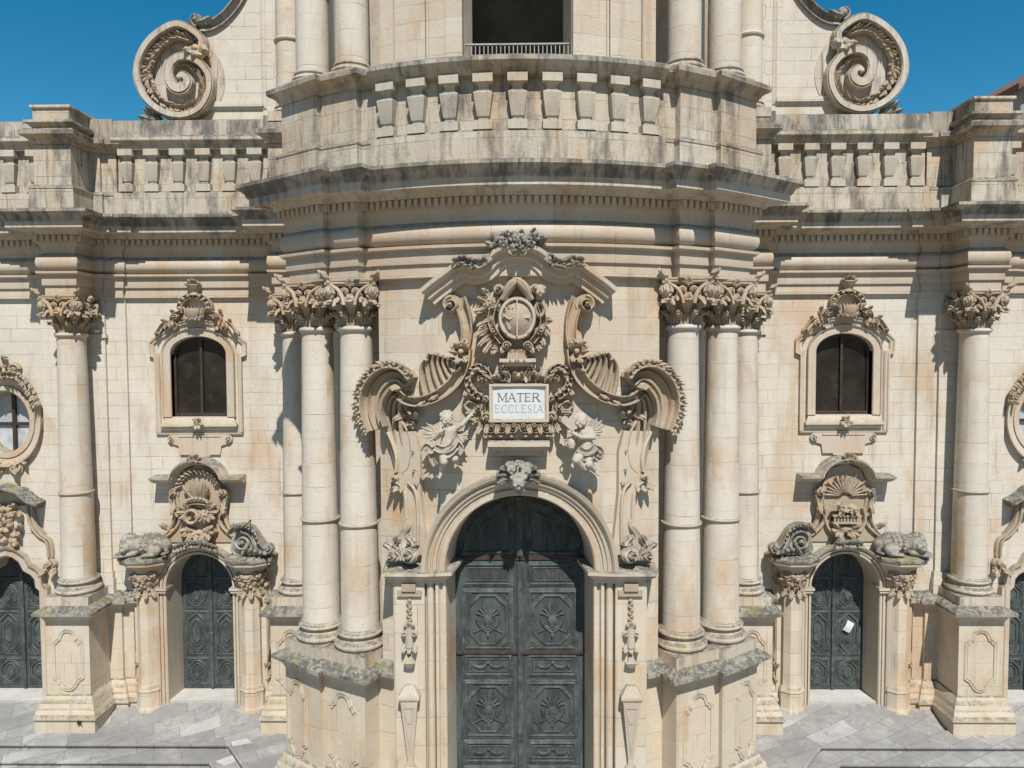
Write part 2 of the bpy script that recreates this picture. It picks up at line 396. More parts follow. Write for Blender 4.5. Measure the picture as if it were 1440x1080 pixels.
def leaf(mb, x, z, ang, L, Wd, mf, H=.06, curl=.1, bend=0.0, h0=0.0, lob=4, mi=0, n=12, m=8):
    """acanthus leaf lying on a wall: lobed outline, ridged, tip curling off the wall"""
    cx, cz, a = x, z, ang; rows = []
    ph = random.uniform(0, 1)
    for i in range(n+1):
        t = i/n
        w = Wd*(.40+.72*sin(pi*min(1, t*.84+.08))**.8)*sqrt(max(.0, 1-t**6*.97))
        w *= 1-.38*abs(((t*lob+ph) % 1.0)-.5)*2*(1 if t < .93 else 0)
        dx, dz = cos(a), sin(a); nx, nz = -dz, dx
        row = []
        for j in range(m+1):
            v = -1+2*j/m
            hh = h0+H*(.35+.65*(1-v*v))*(1+.22*cos(3*pi*v))+curl*sin(max(0, (t-.3)/.7)*pi*.62)**1.5*(1-.35*v*v)
            sw = -abs(v)*.16*L/lob*1.4
            hh += .16*H*noise.noise(Vector((cx*9+v, cz*9, v*2)))
            row.append(mf(cx+nx*w*v+dx*sw, cz+nz*w*v+dz*sw, hh if abs(v) < .99 else h0-.01+curl*.5*sin(max(0, (t-.3)/.7)*pi*.62)**1.5))
        rows.append(row)
        a += bend/n; st = L/n*(1 if t < .82 else .45)
        cx += cos(a)*st; cz += sin(a)*st
    mb.grid(rows, mi)
def fan(mb, x, z, a0, a1, n, L, Wd, mf, H=.05, curl=.1, bend=0.0, h0=0.0, mi=0):
    for i in range(n):
        t = i/(n-1) if n > 1 else .5
        k = .8+.2*sin(pi*t)
        leaf(mb, x, z, a0+(a1-a0)*t, L*k*random.uniform(.9, 1.08), Wd, mf, H, curl*random.uniform(.7, 1.2), bend*(2*t-1), h0+.01*(i % 2), 3, mi, 9, 6)
def leafrun(mb, pts, L, Wd, mf, step=1, side=1, tilt=.9, H=.05, curl=.09, h0=0.0, mi=0):
    """leaves along a line, leaning off it to one side (or both: side 0)"""
    N = normals2(pts)
    for i in range(0, len(pts)-1, step):
        d = atan2(pts[i+1][1]-pts[i][1], pts[i+1][0]-pts[i][0])
        for sd in ((1, -1) if side == 0 else (side,)):
            b = h0(i/(len(pts)-1)) if callable(h0) else h0
            leaf(mb, pts[i][0], pts[i][1], d+sd*(tilt+random.uniform(-.15, .15)), L*random.uniform(.8, 1.15), Wd, mf, H, curl*random.uniform(.7, 1.3), -sd*.5, b, 3, mi, 7, 4)
def berries(mb, x, z, rx, rz, n, r, mf, h0=0.0, mi=0, hump=.1):
    for i in range(n):
        a, q = i*2.39996, sqrt((i+.5)/n)
        px, pz = x+rx*q*cos(a), z+rz*q*sin(a)
        mb.ball(mf(px, pz, h0+hump*(1-q*q)), r*random.uniform(.8, 1.2), mi, 7, 5, bump=.3)
def plate(mb, xs, lo, hi, mf, h0, h1, mi=0):
    """slab over x samples between lo(x) and hi(x)"""
    rows = [[mf(x, lo(x), h0), mf(x, lo(x), h1), mf(x, hi(x), h1), mf(x, hi(x), h0)] for x in xs]
    mb.grid(rows, mi, cv=True)
    mb.add(rows[0], [(0, 1, 2, 3)], mi); mb.add(rows[-1], [(3, 2, 1, 0)], mi)
def poly(mb, pts, mf, h0, h1, mi=0):
    from mathutils.geometry import tessellate_polygon
    n = len(pts); o = [mf(p[0], p[1], h1) for p in pts]; b = [mf(p[0], p[1], h0) for p in pts]
    tri = tessellate_polygon([[Vector((p[0], p[1], 0)) for p in pts]])
    mb.add(o, [tuple(t) for t in tri], mi); mb.add(b, [tuple(t)[::-1] for t in tri], mi)
    mb.add(o+b, [(i, (i+1) % n, n+(i+1) % n, n+i) for i in range(n)], mi)
def wall_slices(mb, xs, z0, z1, openings, mf, depth, mi=0):
    """wall with openings; openings = [(x0, x1, lo(x), hi(x))]; xs include every opening edge"""
    def solid(xm):
        cuts = [o for o in openings if o[0]-1e-6 < xm < o[1]+1e-6]
        return sorted(cuts, key=lambda o: o[2](xm))
    for a, b in zip(xs[:-1], xs[1:]):
        cs = solid((a+b)/2)
        los = [(z0, z0)]; 
        edges = [(z0, z0)]
        for o in cs:
            edges.append((o[2](a), o[2](b))); edges.append((o[3](a), o[3](b)))
        edges.append((z1, z1))
        for q in range(0, len(edges), 2):
            (la, lb), (ha, hb) = edges[q], edges[q+1]
            if ha-la < 1e-4 and hb-lb < 1e-4: continue
            mb.add([mf(a, la, 0), mf(b, lb, 0), mf(b, hb, 0), mf(a, ha, 0)], [(0, 1, 2, 3)], mi)
            if la > z0+1e-6 or lb > z0+1e-6: mb.add([mf(a, la, 0), mf(b, lb, 0), mf(b, lb, -depth), mf(a, la, -depth)], [(3, 2, 1, 0)], mi)
            if ha < z1-1e-6 or hb < z1-1e-6: mb.add([mf(a, ha, 0), mf(b, hb, 0), mf(b, hb, -depth), mf(a, ha, -depth)], [(0, 1, 2, 3)], mi)
    for o in openings:
        for x in o[:2]:
            la, ha = o[2](x), o[3](x)
            if ha-la > .01: mb.add([mf(x, la, 0), mf(x, ha, 0), mf(x, ha, -depth), mf(x, la, -depth)], [(0, 1, 2, 3)], mi)
def lin(a, b, n): return [a+(b-a)*i/n for i in range(n+1)]
def archf(cx, hw, spring, rise): return lambda x: spring+rise*sqrt(max(0.0, 1-((x-cx)/hw)**2))
def arcxs(cx, hw, n=16): return [cx-hw*cos(pi*i/n) for i in range(n+1)]
def archpts(cx, r, spring, rise, n=24): return [(cx-r*cos(pi*i/n), spring+rise*sin(pi*i/n)) for i in range(n+1)]

def capsule(mb, p0, p1, r0, r1, n=10):
    p0, p1 = Vector(p0), Vector(p1); d = (p1-p0)
    if d.length < 1e-6: d = Vector((0, 0, 1e-3))
    t = d.normalized(); a = t.orthogonal().normalized(); b = t.cross(a); rows = []
    for k in range(5): rows.append((p0-t*r0*cos(k*pi/8), r0*sin(k*pi/8)+1e-4))
    for k in range(5): rows.append((p1+t*r1*sin(k*pi/8), r1*cos(k*pi/8)+1e-4))
    mb.grid([[c+r*(cos(2*pi*j/n)*a+sin(2*pi*j/n)*b) for j in range(n)] for c, r in rows], cv=True)
    mb.add([rows[0][0]+rows[0][1]*(cos(2*pi*j/n)*a+sin(2*pi*j/n)*b) for j in range(n)], [tuple(range(n))])
    mb.add([rows[-1][0]+rows[-1][1]*(cos(2*pi*j/n)*a+sin(2*pi*j/n)*b) for j in range(n)], [tuple(range(n))[::-1]])
def organic(name, mb, mat, parent=None, voxel=.012, it=3, loc=None):
    """fuse overlapping rounded solids into one continuous carved surface"""
    o = mb.build(name, mat, None, recalc=True)
    r = o.modifiers.new('fuse', 'REMESH'); r.mode = 'VOXEL'; r.voxel_size = voxel
    s = o.modifiers.new('soften', 'SMOOTH'); s.iterations = it; s.factor = .5
    dg = bpy.context.evaluated_depsgraph_get(); me = bpy.data.meshes.new_from_object(o.evaluated_get(dg))
    o.modifiers.clear(); old = o.data; o.data = me; bpy.data.meshes.remove(old); me.name = name
    if not me.materials: me.materials.append(mat)
    me.shade_smooth()
    put(o, parent)
    return o

# ================================================================== the setting: ground
def pavement():
    prof = []
    z = 0.0; d = 0.0
    for k in range(8):
        prof += [(d, z), (d+.05, z-.012), (d+.05, z-.05), (d, z-.065), (d, z-.15)]
        z -= .15; d += .55
    prof += [(d, z), (d, z-1.0)]
    path = [(-40, 18.36), (-7.75, 18.36), (-4.6, 14.4), (-3.6, 13.6), (3.6, 13.6), (4.6, 14.4), (7.85, 18.34), (40, 18.34)]
    mb = MB(); sweep_plan(mb, path, prof, cap=False)
    tag(mb.build('steps', M['paving']), kind='structure')
    mb = MB(); mb.add([(x, y, 0.0) for x, y in path]+[(40, 18.8, 0), (-40, 18.8, 0)], [tuple(range(10))])
    mb.grid([[(x, y, z) for y, z in ((18.8, 0), (19.3, .06), (20.0, .28), (24, .30))] for x in (-40, 40)])
    tag(mb.build('pavement', M['paving'], None, 60), kind='structure')
    mb = MB(); mb.add([(-900, -900, -1.25), (900, -900, -1.25), (900, 900, -1.25), (-900, 900, -1.25)], [(0, 1, 2, 3)])
    tag(mb.build('ground', M['square']), kind='structure')
    for nm, q in (('corner_slab', [(-7.74, 18.46, .005), (-7.39, 18.62, .005), (-7.13, 18.41, .005), (-7.60, 18.24, .005)]), ('corner_slab', [(-7.88, 17.80, -.145), (-7.55, 18.1, -.145), (-7.34, 17.80, -.145), (-7.56, 17.6, -.145)])):
        mb = MB(); mb.add(q, [(0, 1, 2, 3)]); tag(mb.build(nm, M['slab']), kind='structure')
pavement()
mb = MB()                                     # unseen hill behind the viewer, added to block the bright low sky
mb.grid([[(x, y, z+9*noise.noise(Vector((x*.01, y*.01, 0)))) for y, z in ((-70, -8), (-110, 4), (-160, 38), (-230, 74), (-330, 100), (-420, 104))] for x in range(-520, 521, 40)])
tag(mb.build('unseen_hillside', M['hill'], None, 60), kind='structure')

# ================================================================== the church
church = empty('church_facade', (0, 20, 0), 'pale limestone baroque church front with paired columns, curved middle bay and carved portal', 'church')

AL1, AL2 = R_(27.1), R_(35.0)
c1, c2, c3, c4 = Vector((-3.66, 16.0)), Vector((-4.68, 16.48)), Vector((-6.2, 19.69)), Vector((-12.47, 19.69))
n1, t1 = Vector((-sin(AL1), -cos(AL1))), Vector((cos(AL1), -sin(AL1)))
n2, t2 = Vector((-sin(AL2), -cos(AL2))), Vector((cos(AL2), -sin(AL2)))
def isect(p, d, q, e):
    k = d.x*e.y-d.y*e.x; w = q-p
    return p+d*((w.x*e.y-w.y*e.x)/k)
def group_path(hs, Rf, back=.9, arc=True):
    """left half of the middle group: flank, outer break, inner break, start of the arc"""
    Pa = c2-hs*t2-back*n2; Pb = c2-hs*t2+hs*n2
    Pc = isect(c2+hs*n2, t2, c1-hs*t1, n1); Pd = c1-hs*t1+hs*n1; Pe = c1+hs*t1+hs*n1
    q = c1+hs*t1; r = 0
    w = q-CC; bq = w.dot(n1); cq = w.dot(w)-Rf*Rf; r = -bq+sqrt(bq*bq-cq)
    Pf = q+n1*r
    out = [Pa, Pb, Pc, Pd, Pe, Pf]
    if arc:
        a0 = atan2(Pf.x-CC.x, -(Pf.y-CC.y))
        out += [CC+Rf*Vector((sin(a), -cos(a))) for a in lin(a0, 0, 12)[1:]]
    return out
def mirror_path(left):
    r = [Vector((-p.x, p.y)) for p in reversed(left)]
    if abs(left[-1].x) < 1e-6: r = r[1:]
    return left+r
V = Vector
def pts(*a): return [Vector(p) for p in a]

# ---- entablature
side = pts((-18, 20.2), (-13.7, 20.2), (-13.7, 20.12), (-13.14, 20.12), (-13.14, 20.05), (-12.89, 20.05), (-12.89, 19.27), (-12.05, 19.27),
           (-12.05, 20.05), (-11.8, 20.05), (-11.8, 20.12), (-11.24, 20.12), (-11.24, 20.2), (-6.9, 20.2), (-6.9, 20.1), (-6.62, 20.1), (-6.62, 19.27), (-5.6, 19.27))
ENT = mirror_path(side+group_path(.42, 8.24))
mb = MB()
sweep_plan(mb, ENT, [(-.4, 11.94), (-.02, 11.94), (0, 11.96), (0, 12.23), (.05, 12.235), (.055, 12.26), (.055, 12.50), (.10, 12.505), (.105, 12.53), (.15, 12.55), (.155, 12.61), (-.4, 12.62)])
mb.build('architrave', M['frieze'], church, 25)
mb = MB()
sweep_plan(mb, ENT, [(-.4, 12.6), (.0, 12.61), (.02, 12.64), (.075, 12.665), (.125, 12.72), (.15, 12.80), (.153, 12.88), (.138, 12.96), (.10, 13.03), (.055, 13.07), (.03, 13.10), (.025, 13.2), (.05, 13.28), (.10, 13.33), (.14, 13.35), (.14, 13.39), (-.4, 13.39)])
mb.build('frieze', M['frieze'], church, 30)
mb = MB()
sweep_plan(mb, ENT, [(-.4, 13.385), (.15, 13.385), (.15, 13.57), (-.4, 13.57)])
def along(path, d, step, w, hd, z0, z1, mb):
    nn = []; P = path
    for a, b in zip(P[:-1], P[1:]):
        e = (b-a).normalized(); nn.append(Vector((e.y, -e.x)))
    off = []
    for i, p in enumerate(P):
        mv = nn[0] if i == 0 else nn[-1] if i == len(P)-1 else (nn[i-1]+nn[i])/max(.25, 1+nn[i-1].dot(nn[i]))
        off.append(p+mv*d)
    for a, b, n in zip(off[:-1], off[1:], nn):
        L = (b-a).length; e = (b-a).normalized()
        if e.dot(n.yx*Vector((-1, 1))) < 0 or L < .12: continue
        k = max(1, round(L/step))
        for i in range(k):
            c = a+e*(L*(i+.5)/k); h = min(w, L/k*.6)/2
            q = [c-e*h, c+e*h, c+e*h+n*hd, c-e*h+n*hd]
            mb.add([(p.x, p.y, z) for z in (z0, z1) for p in q], [(0, 1, 2, 3)[::-1], (4, 5, 6, 7), (0, 1, 5, 4), (1, 2, 6, 5), (2, 3, 7, 6), (3, 0, 4, 7)])
along(ENT, .149, .165, .095, .085, 13.41, 13.565, mb)
mb.build('dentil_band', M['frieze'], church, 20)
mb = MB()
CORN = [(-.4, 13.575), (.24, 13.575), (.26, 13.59), (.275, 13.63), (.32, 13.66), (.36, 13.665), (.60, 13.685), (.61, 13.70), (.61, 13.845), (.63, 13.85), (.645, 13.88), (.66, 13.89), (.665, 13.93), (.70, 13.985), (.775, 14.03), (.82, 14.065), (.83, 14.075), (.83, 14.15), (.10, 14.27), (-.5, 14.275)]
sweep_plan(mb, ENT, CORN, mis=[0]*9+[1]*10)
mb.build('cornice', [M['cornice'], M['cyma']], church, 25)

# ---- walls
SB = 9.2                                     # middle of the side bays
OB = 14.85                                   # middle of the outer bays
def side_wall(s):
    ops, xs = [], {-18.0, -5.0}
    def add(cx, hw, lo, hi, n=14):
        for x in arcxs(cx, hw, n): xs.add(round(x, 5))
        ops.append((round(cx-hw, 5), round(cx+hw, 5), lo, hi))
    z = lambda x: 0.02
    add(-SB, 1.0, z, archf(-SB, 1.0, 3.68, 1.0)); add(-OB, .98, z, archf(-OB, .98, 3.62, .98))
    add(-SB, .80, lambda x: 8.55, archf(-SB, .80, 10.35, .50))
    add(-OB, .72, lambda x: 8.42-.9*sqrt(max(0, 1-((x+OB)/.72)**2)), lambda x: 8.42+.9*sqrt(max(0, 1-((x+OB)/.72)**2)))
    mb = MB(); wall_slices(mb, sorted(xs), 0, 12.1, ops, flip(flat(20.3), s > 0), .5)
    mb.build('wall', M['wall'], church, 0)
    for a, h, y in ((1.23, 12.05, 20.22), (.67, 12.03, 20.14)):
        mb = MB(); x0, x1 = sorted((s*(12.47-a), s*(12.47+a))); mb.box(x0, x1, y, 20.31, 3.4, h)
        if a < 1:
            mb.box(x0-.05, x1+.05, y-.05, 20.3, 10.83, 10.93); mb.box(x0-.05, x1+.05, y-.05, 20.3, 3.9, 4.08); mb.box(x0-.08, x1+.08, y-.08, 20.3, 3.4, 3.9)
        mb.build('pilaster', M['wall'], church, 20)
    mb = MB(); x0, x1 = sorted((s*5.5, s*6.95)); mb.box(x0, x1, 20.17, 20.31, 3.4, 12.04)
    mb.box(x0-.05, x1+.05, 20.12, 20.3, 10.83, 10.93)
    mb.build('pilaster', M['wall'], church, 20)
for s in (-1, 1): side_wall(s)

RW = 8.1                                     # radius of the middle wall
SPR, ARW = 5.73, 1.62                        # spring and half width of the portal arch
cw = curved(RW)
xs = sorted(set(lin(-3.08, 3.08, 24)+[round(x, 5) for x in arcxs(0, ARW, 24)]))
mb = MB(); wall_slices(mb, xs, 0, 12.05, [(-ARW, ARW, lambda x: 0.02, archf(0, ARW, SPR, ARW))], cw, .95)
for s in (-1, 1):
    mb.add([cw(s*3.08, 0, 0), cw(s*3.08, 12.05, 0), cw(s*3.08, 12.05, -1.3), cw(s*3.08, 0, -1.3)], [(0, 1, 2, 3)])
mb.build('wall', M['cwall'], church, 0)
def back_wall(s, z0, z1, R=7.0):
    mb = MB(); A = [CC+R*Vector((sin(a), -cos(a))) for a in lin(R_(19), R_(41), 8)]
    P = [Vector((s*p.x, p.y)) for p in A]+[Vector((s*5.6, 20.29))]
    mb.grid([[(p.x, p.y, z0), (p.x, p.y, z1)] for p in P]); return mb
for s in (-1, 1): back_wall(s, 0, 12.05).build('wall', M['cwall'], church, 0)
mb = MB()                                    # unseen body behind the church front, put in to stop light coming through
mb.box(-17.9, 17.9, 23.5, 60, -1.2, 13.9); mb.box(-17.95, -17.55, 20.35, 23.6, -1.2, 14.1); mb.box(17.55, 17.95, 20.35, 23.6, -1.2, 14.1)
mb.box(-17.9, 17.9, 20.9, 23.6, 13.5, 14.15)
mb.build('unseen_nave_wall', M['wall'], church, 20)

# ---- pedestals
PED = [(.23, -1.3), (.23, .34), (.245, .36), (.28, .385), (.285, .42), (.25, .47), (.22, .50), (.20, .62), (.19, .64), (.17, .66), (.15, .78), (.08, .86), (.05, .95), (0.0, .99), (0, 3.02), (.02, 3.03), (.03, 3.08), (.055, 3.11), (.065, 3.15), (.10, 3.18), (.15, 3.21), (.20, 3.225), (.225, 3.24), (.23, 3.32), (.20, 3.345), (-.12, 3.53), (-.4, 3.54)]
def pedestal(path, panels):
    for s in (-1, 1):
        P = [Vector((-s*p.x, p.y)) for p in path]
        if s > 0: P = P[::-1]
        mb = MB(); sweep_plan(mb, P, PED, mis=[0]*(len(PED)-5)+[1]*4); o = mb.build('pedestal', [M['pedestal'], M['cyma']], church, 28)
        for (c, n, w, z0, z1) in panels:
            tt = Vector((-n.y, n.x))
            def mf(x, z, h, c=c, n=n, tt=tt, s=s): 
                p = c+tt*x+n*h; return (-s*p.x, p.y, z)
            panel_frame(mf, w, z0, z1, o)
def panel_frame(mf, w, z0, z1, parent):
    a = w/2; r = w*.27; P = []
    P += [(-a, z0+.34), (-a, z1-.36)]
    P += [(-a+.10*sin(k), z1-.36+.10-.10*cos(k)+.0) for k in (.8, 1.5)]
    P += [(-r-.02, z1-.24)] + [(-r*cos(k), z1-r+r*sin(k)) for k in lin(.15, pi-.15, 10)] + [(r+.02, z1-.24)]
    P += [(a-.10*sin(k), z1-.36+.10-.10*cos(k)) for k in (1.5, .8)] + [(a, z1-.36), (a, z0+.34)]
    P += [(a-.12, z0+.26), (r+.04, z0+.2)] + [(r*cos(k), z0+r-r*sin(k)) for k in lin(.2, pi-.2, 8)] + [(-r-.04, z0+.2), (-a+.12, z0+.26)]
    mb = MB(); relief(mb, P, [(-.055, -.01), (-.055, .028), (-.03, .034), (-.02, .016), (.0, .016), (.012, .03), (.035, .034), (.04, .012), (.055, .010), (.055, -.01)], mf, closed=True)
    mb.build('panel_moulding', M['pedestal'], parent, 25)
hs = .60
pedestal(pts((-13.25, 20.12), (-13.07, 20.12), (-13.07, 19.09), (-11.87, 19.09), (-11.87, 20.05), (-11.5, 20.05), (-11.5, 20.14), (-11.2, 20.14), (-11.2, 20.22), (-10.95, 20.22)),
         [(Vector((-12.47, 19.09)), Vector((0, -1)), .80, 1.12, 2.78)])
gp = group_path(hs, 8.16, .9, False)
pedestal(pts((-7.35, 20.22), (-6.85, 20.22), (-6.85, 19.09), (-5.55, 19.09))+gp+[Vector((-2.70, 15.42))],
         [(c1+hs*n1-t1*.02, n1, .78, 1.0, 2.78), (c2+hs*n2-t2*.18, n2, .62, 1.0, 2.78), (Vector((-6.3, 19.09)), Vector((0, -1)), .75, 1.12, 2.78)])

# ---- columns
def capital_mesh():
    mb = MB()
    mb.lathe((0, 0, 0), [(.345, 10.97), (.355, 11.0), (.35, 11.3), (.365, 11.5), (.43, 11.68), (.50, 11.78), (.3, 11.80)], 32)
    for k in range(30):                       # fluted stalks on the bell
        a = 2*pi*k/30; mb.tube([(.362*cos(a), .362*sin(a), 10.98), (.366*cos(a), .366*sin(a), 11.2), (.38*cos(a), .38*sin(a), 11.5)], .023, 5)
    P = []                                    # abacus with hollow sides
    for k in range(4):
        A, B = pi/4+k*pi/2, pi/4+(k+1)*pi/2
        ca, cb = Vector((cos(A), sin(A)))*.80, Vector((cos(B), sin(B)))*.80
        tt = (cb-ca).normalized(); nn = Vector((tt.y, -tt.x))
        for t in lin(.07, .93, 8): P.append(ca.lerp(cb, t)-nn*.10*sin(pi*t))
    rows = []
    for sc, z in ((.2, 11.82), (.93, 11.82), (.96, 11.86), (1.0, 11.87), (1.0, 11.92), (1.03, 11.93), (1.03, 11.965), (.2, 11.965)):
        rows.append([(p.x*sc, p.y*sc, z) for p in P])
    mb.grid(rows, cv=True)
    def bell(a0, r0=.365):
        def f(x, z, h):                       # wrapped round the bell
            r = r0+h; a = a0+x/.40; return (r*sin(a), -r*cos(a), z)
        return f
    for k in range(8):
        a0 = k*pi/4+pi/8
        leaf(mb, 0, 11.06, pi/2, .22, .085, bell(a0), .035, .16, 0, .02, 3, 0, 9, 6)
        leaf(mb, 0, 11.27, -pi/2, .12, .07, bell(a0, .43), .05, .06, 0, .02, 3, 0, 7, 6)
        a1 = k*pi/4
        leaf(mb, 0, 11.22, pi/2, .40, .12, bell(a1), .05, .24, 0, .03, 4, 0, 11, 8)
        leaf(mb, 0, 11.64, -pi/2, .20, .10, bell(a1, .50), .06, .10, 0, .02, 3, 0, 8, 6)
        leaf(mb, 0, 11.40, pi/2, .30, .07, bell(a0, .40), .05, .18, 0, .03, 3, 0, 8, 6)
        mb.ball(bell(a0, .47)(0, 11.52, 0), .06, n=7, m=5, bump=.4)
    for k in range(4):
        a = k*pi/2
        n = Vector((sin(a), -cos(a))); t = Vector((cos(a), sin(a)))
        for s in (-1, 1):
            nn = (n+s*t*.30).normalized(); tt = Vector((-nn.y, nn.x))
            o = n*.50+t*s*.40
            def mf(x, z, h, o=o, nn=nn, tt=tt, s=s):
                p = o+tt*x*s+nn*h; return (p.x, p.y, z)
            volute(mb, .06, 11.69, .165, mf, -pi*.9, 1.7, -1, .09, .042, 0)
            band(mb, smooth([(-.30, 11.40), (-.27, 11.55), (-.17, 11.72), (.02, 11.84)], 3), .038, .08, mf, ROUND)
            o2 = n*.47+t*s*.12
            def mg(x, z, h, o=o2, n=n, t=t, s=s):
                p = o+t*x*s+n*h; return (p.x, p.y, z)
            volute(mb, 0, 11.70, .095, mg, pi*.1, 1.5, 1, .10, .028, .03)
            leaf(mb, .10, 11.62, -pi*.42, .20, .065, mg, .06, .12, 0, .05, 3, 0, 8, 5)
            leaf(mb, .20, 11.55, -pi*.5, .22, .07, mg, .06, .14, .2, .02, 3, 0, 8, 5)
        for q in range(6): mb.ball((n*(.56+.02*cos(q*1.05))+t*.06*sin(q*1.05)).to_3d()+Vector((0, 0, 11.88+.06*cos(q*1.05))), .05, n=7, m=5, bump=.3)
        d = Vector((sin(a+pi/4), -cos(a+pi/4))); e = Vector((-d.y, d.x))
        def md(x, z, h, d=d, e=e):            # leaves rising under and past each horn
            p = d*(.62+h)+e*x; return (p.x, p.y, z)
        leaf(mb, 0, 11.34, pi/2, .36, .11, md, .04, .12, 0, -.08, 3, 0, 9, 6)
        leaf(mb, 0, 11.60, -pi/2, .22, .10, md, .06, .10, 0, .02, 3, 0, 8, 6)
        leaf(mb, 0, 11.84, pi/2, .34, .10, md, .07, .16, 0, .08, 3, 0, 9, 6)
    return mb
SHAFT = [(.435, 4.14), (.43, 4.2), (.428, 5.0), (.42, 6.0), (.41, 6.6), (.395, 7.8), (.375, 9.3), (.352, 10.8)]
def shaft_mesh():
    mb = MB(); mb.lathe((0, 0, 0), SHAFT, 48)
    mb.lathe((0, 0, 0), [(.35, 10.8), (.36, 10.83), (.40, 10.85), (.415, 10.88), (.42, 10.90), (.41, 10.93), (.40, 10.95), (.35, 10.98)], 48); return mb
def ring_mesh():
    mb = MB(); mb.lathe((0, 0, 0), [(.40, 6.46), (.432, 6.465), (.437, 6.48), (.452, 6.49), (.458, 6.51), (.452, 6.53), (.43, 6.54), (.40, 6.545)], 48); return mb
def base_mesh():
    mb = MB(); mb.box(-.60, .60, -.60, .60, 3.36, 3.70)
    mb.lathe((0, 0, 0), [(.3, 3.69), (.54, 3.70)]+[(.515+.08*cos(k), 3.79+.085*sin(k)) for k in lin(-1.4, 1.45, 10)]+[(.515, 3.885), (.485, 3.90), (.465, 3.94), (.47, 3.975), (.50, 3.985)]+[(.475+.055*cos(k), 4.04+.055*sin(k)) for k in lin(-1.3, 1.4, 8)]+[(.465, 4.10), (.462, 4.135), (.44, 4.145), (.3, 4.15)], 48); return mb
protos = {}
def column(c, rot, crot=0.0):
    if 'c' not in protos:
        sh = shaft_mesh().build('column', M['drum'], church, 40, loc=(c.x, c.y, 0), rot=rot)
        ba = base_mesh().build('base', M['cornice'], None, 32); ri = ring_mesh().build('ring', M['trim'], None, 40)
        ca = capital_mesh().build('capital', M['carve'], None, 34, recalc=False)
        protos['c'] = (sh, ba, ri, ca)
        for q in (ba, ri, ca): q.parent = sh; q.matrix_parent_inverse = Matrix()
        ca.rotation_euler.z = crot-rot
        return sh
    src = protos['c']; sh = mesh_copy(src[0], church, (c.x, c.y, 0), rot)
    for q in src[1:]:
        k = q.copy(); COL.objects.link(k); k.parent = sh; k.matrix_parent_inverse = Matrix()
        k.rotation_euler.z = crot-rot if q is src[3] else 0
    return sh
for s in (-1, 1):
    for c, a in ((c1, AL1), (c2, AL2), (c3, 0), (c4, 0)):
        column(Vector((-s*c.x, c.y)), s*a, s*(R_(17) if c is c2 else 0))

# ---- parapets and balustrades above the cornice
hs = .50
side_p = pts((-18, 20.2), (-13.75, 20.2), (-13.75, 20.12), (-13.2, 20.12), (-13.2, 20.0), (-12.97, 20.0), (-12.97, 19.10), (-11.97, 19.10),
             (-11.97, 20.0), (-11.72, 20.0), (-11.72, 20.08), (-11.3, 20.08), (-11.3, 20.2), (-6.8, 20.2), (-6.8, 20.08), (-6.7, 20.08), (-6.7, 19.19), (-5.55, 19.19))
PAR = mirror_path(side_p+group_path(hs, 8.38))
mb = MB(); sweep_plan(mb, PAR, [(-.5, 14.18), (0, 14.18), (0, 16.02), (-.5, 16.03)]); mb.build('parapet_wall', M['parapet'], church, 20)
ledge = lambda p: p
mb = MB(); sweep_plan(mb, PAR, [(-.2, 14.1), (.10, 14.1), (.10, 14.78), (.115, 14.79), (.12, 14.83), (.09, 14.86), (.06, 14.88), (.04, 14.90), (-.2, 14.91)]); mb.build('parapet_plinth', M['parapet'], church, 25)
mb = MB(); sweep_plan(mb, PAR, [(-.2, 15.97), (.03, 15.97), (.04, 16.02), (.075, 16.05), (.08, 16.08), (.13, 16.12), (.20, 16.15), (.235, 16.19), (.24, 16.21), (.24, 16.29), (.10, 16.37), (-.5, 16.38)], mis=[0]*8+[1]*3)
mb.build('parapet_rail', [M['parapet'], M['cyma']], church, 25)
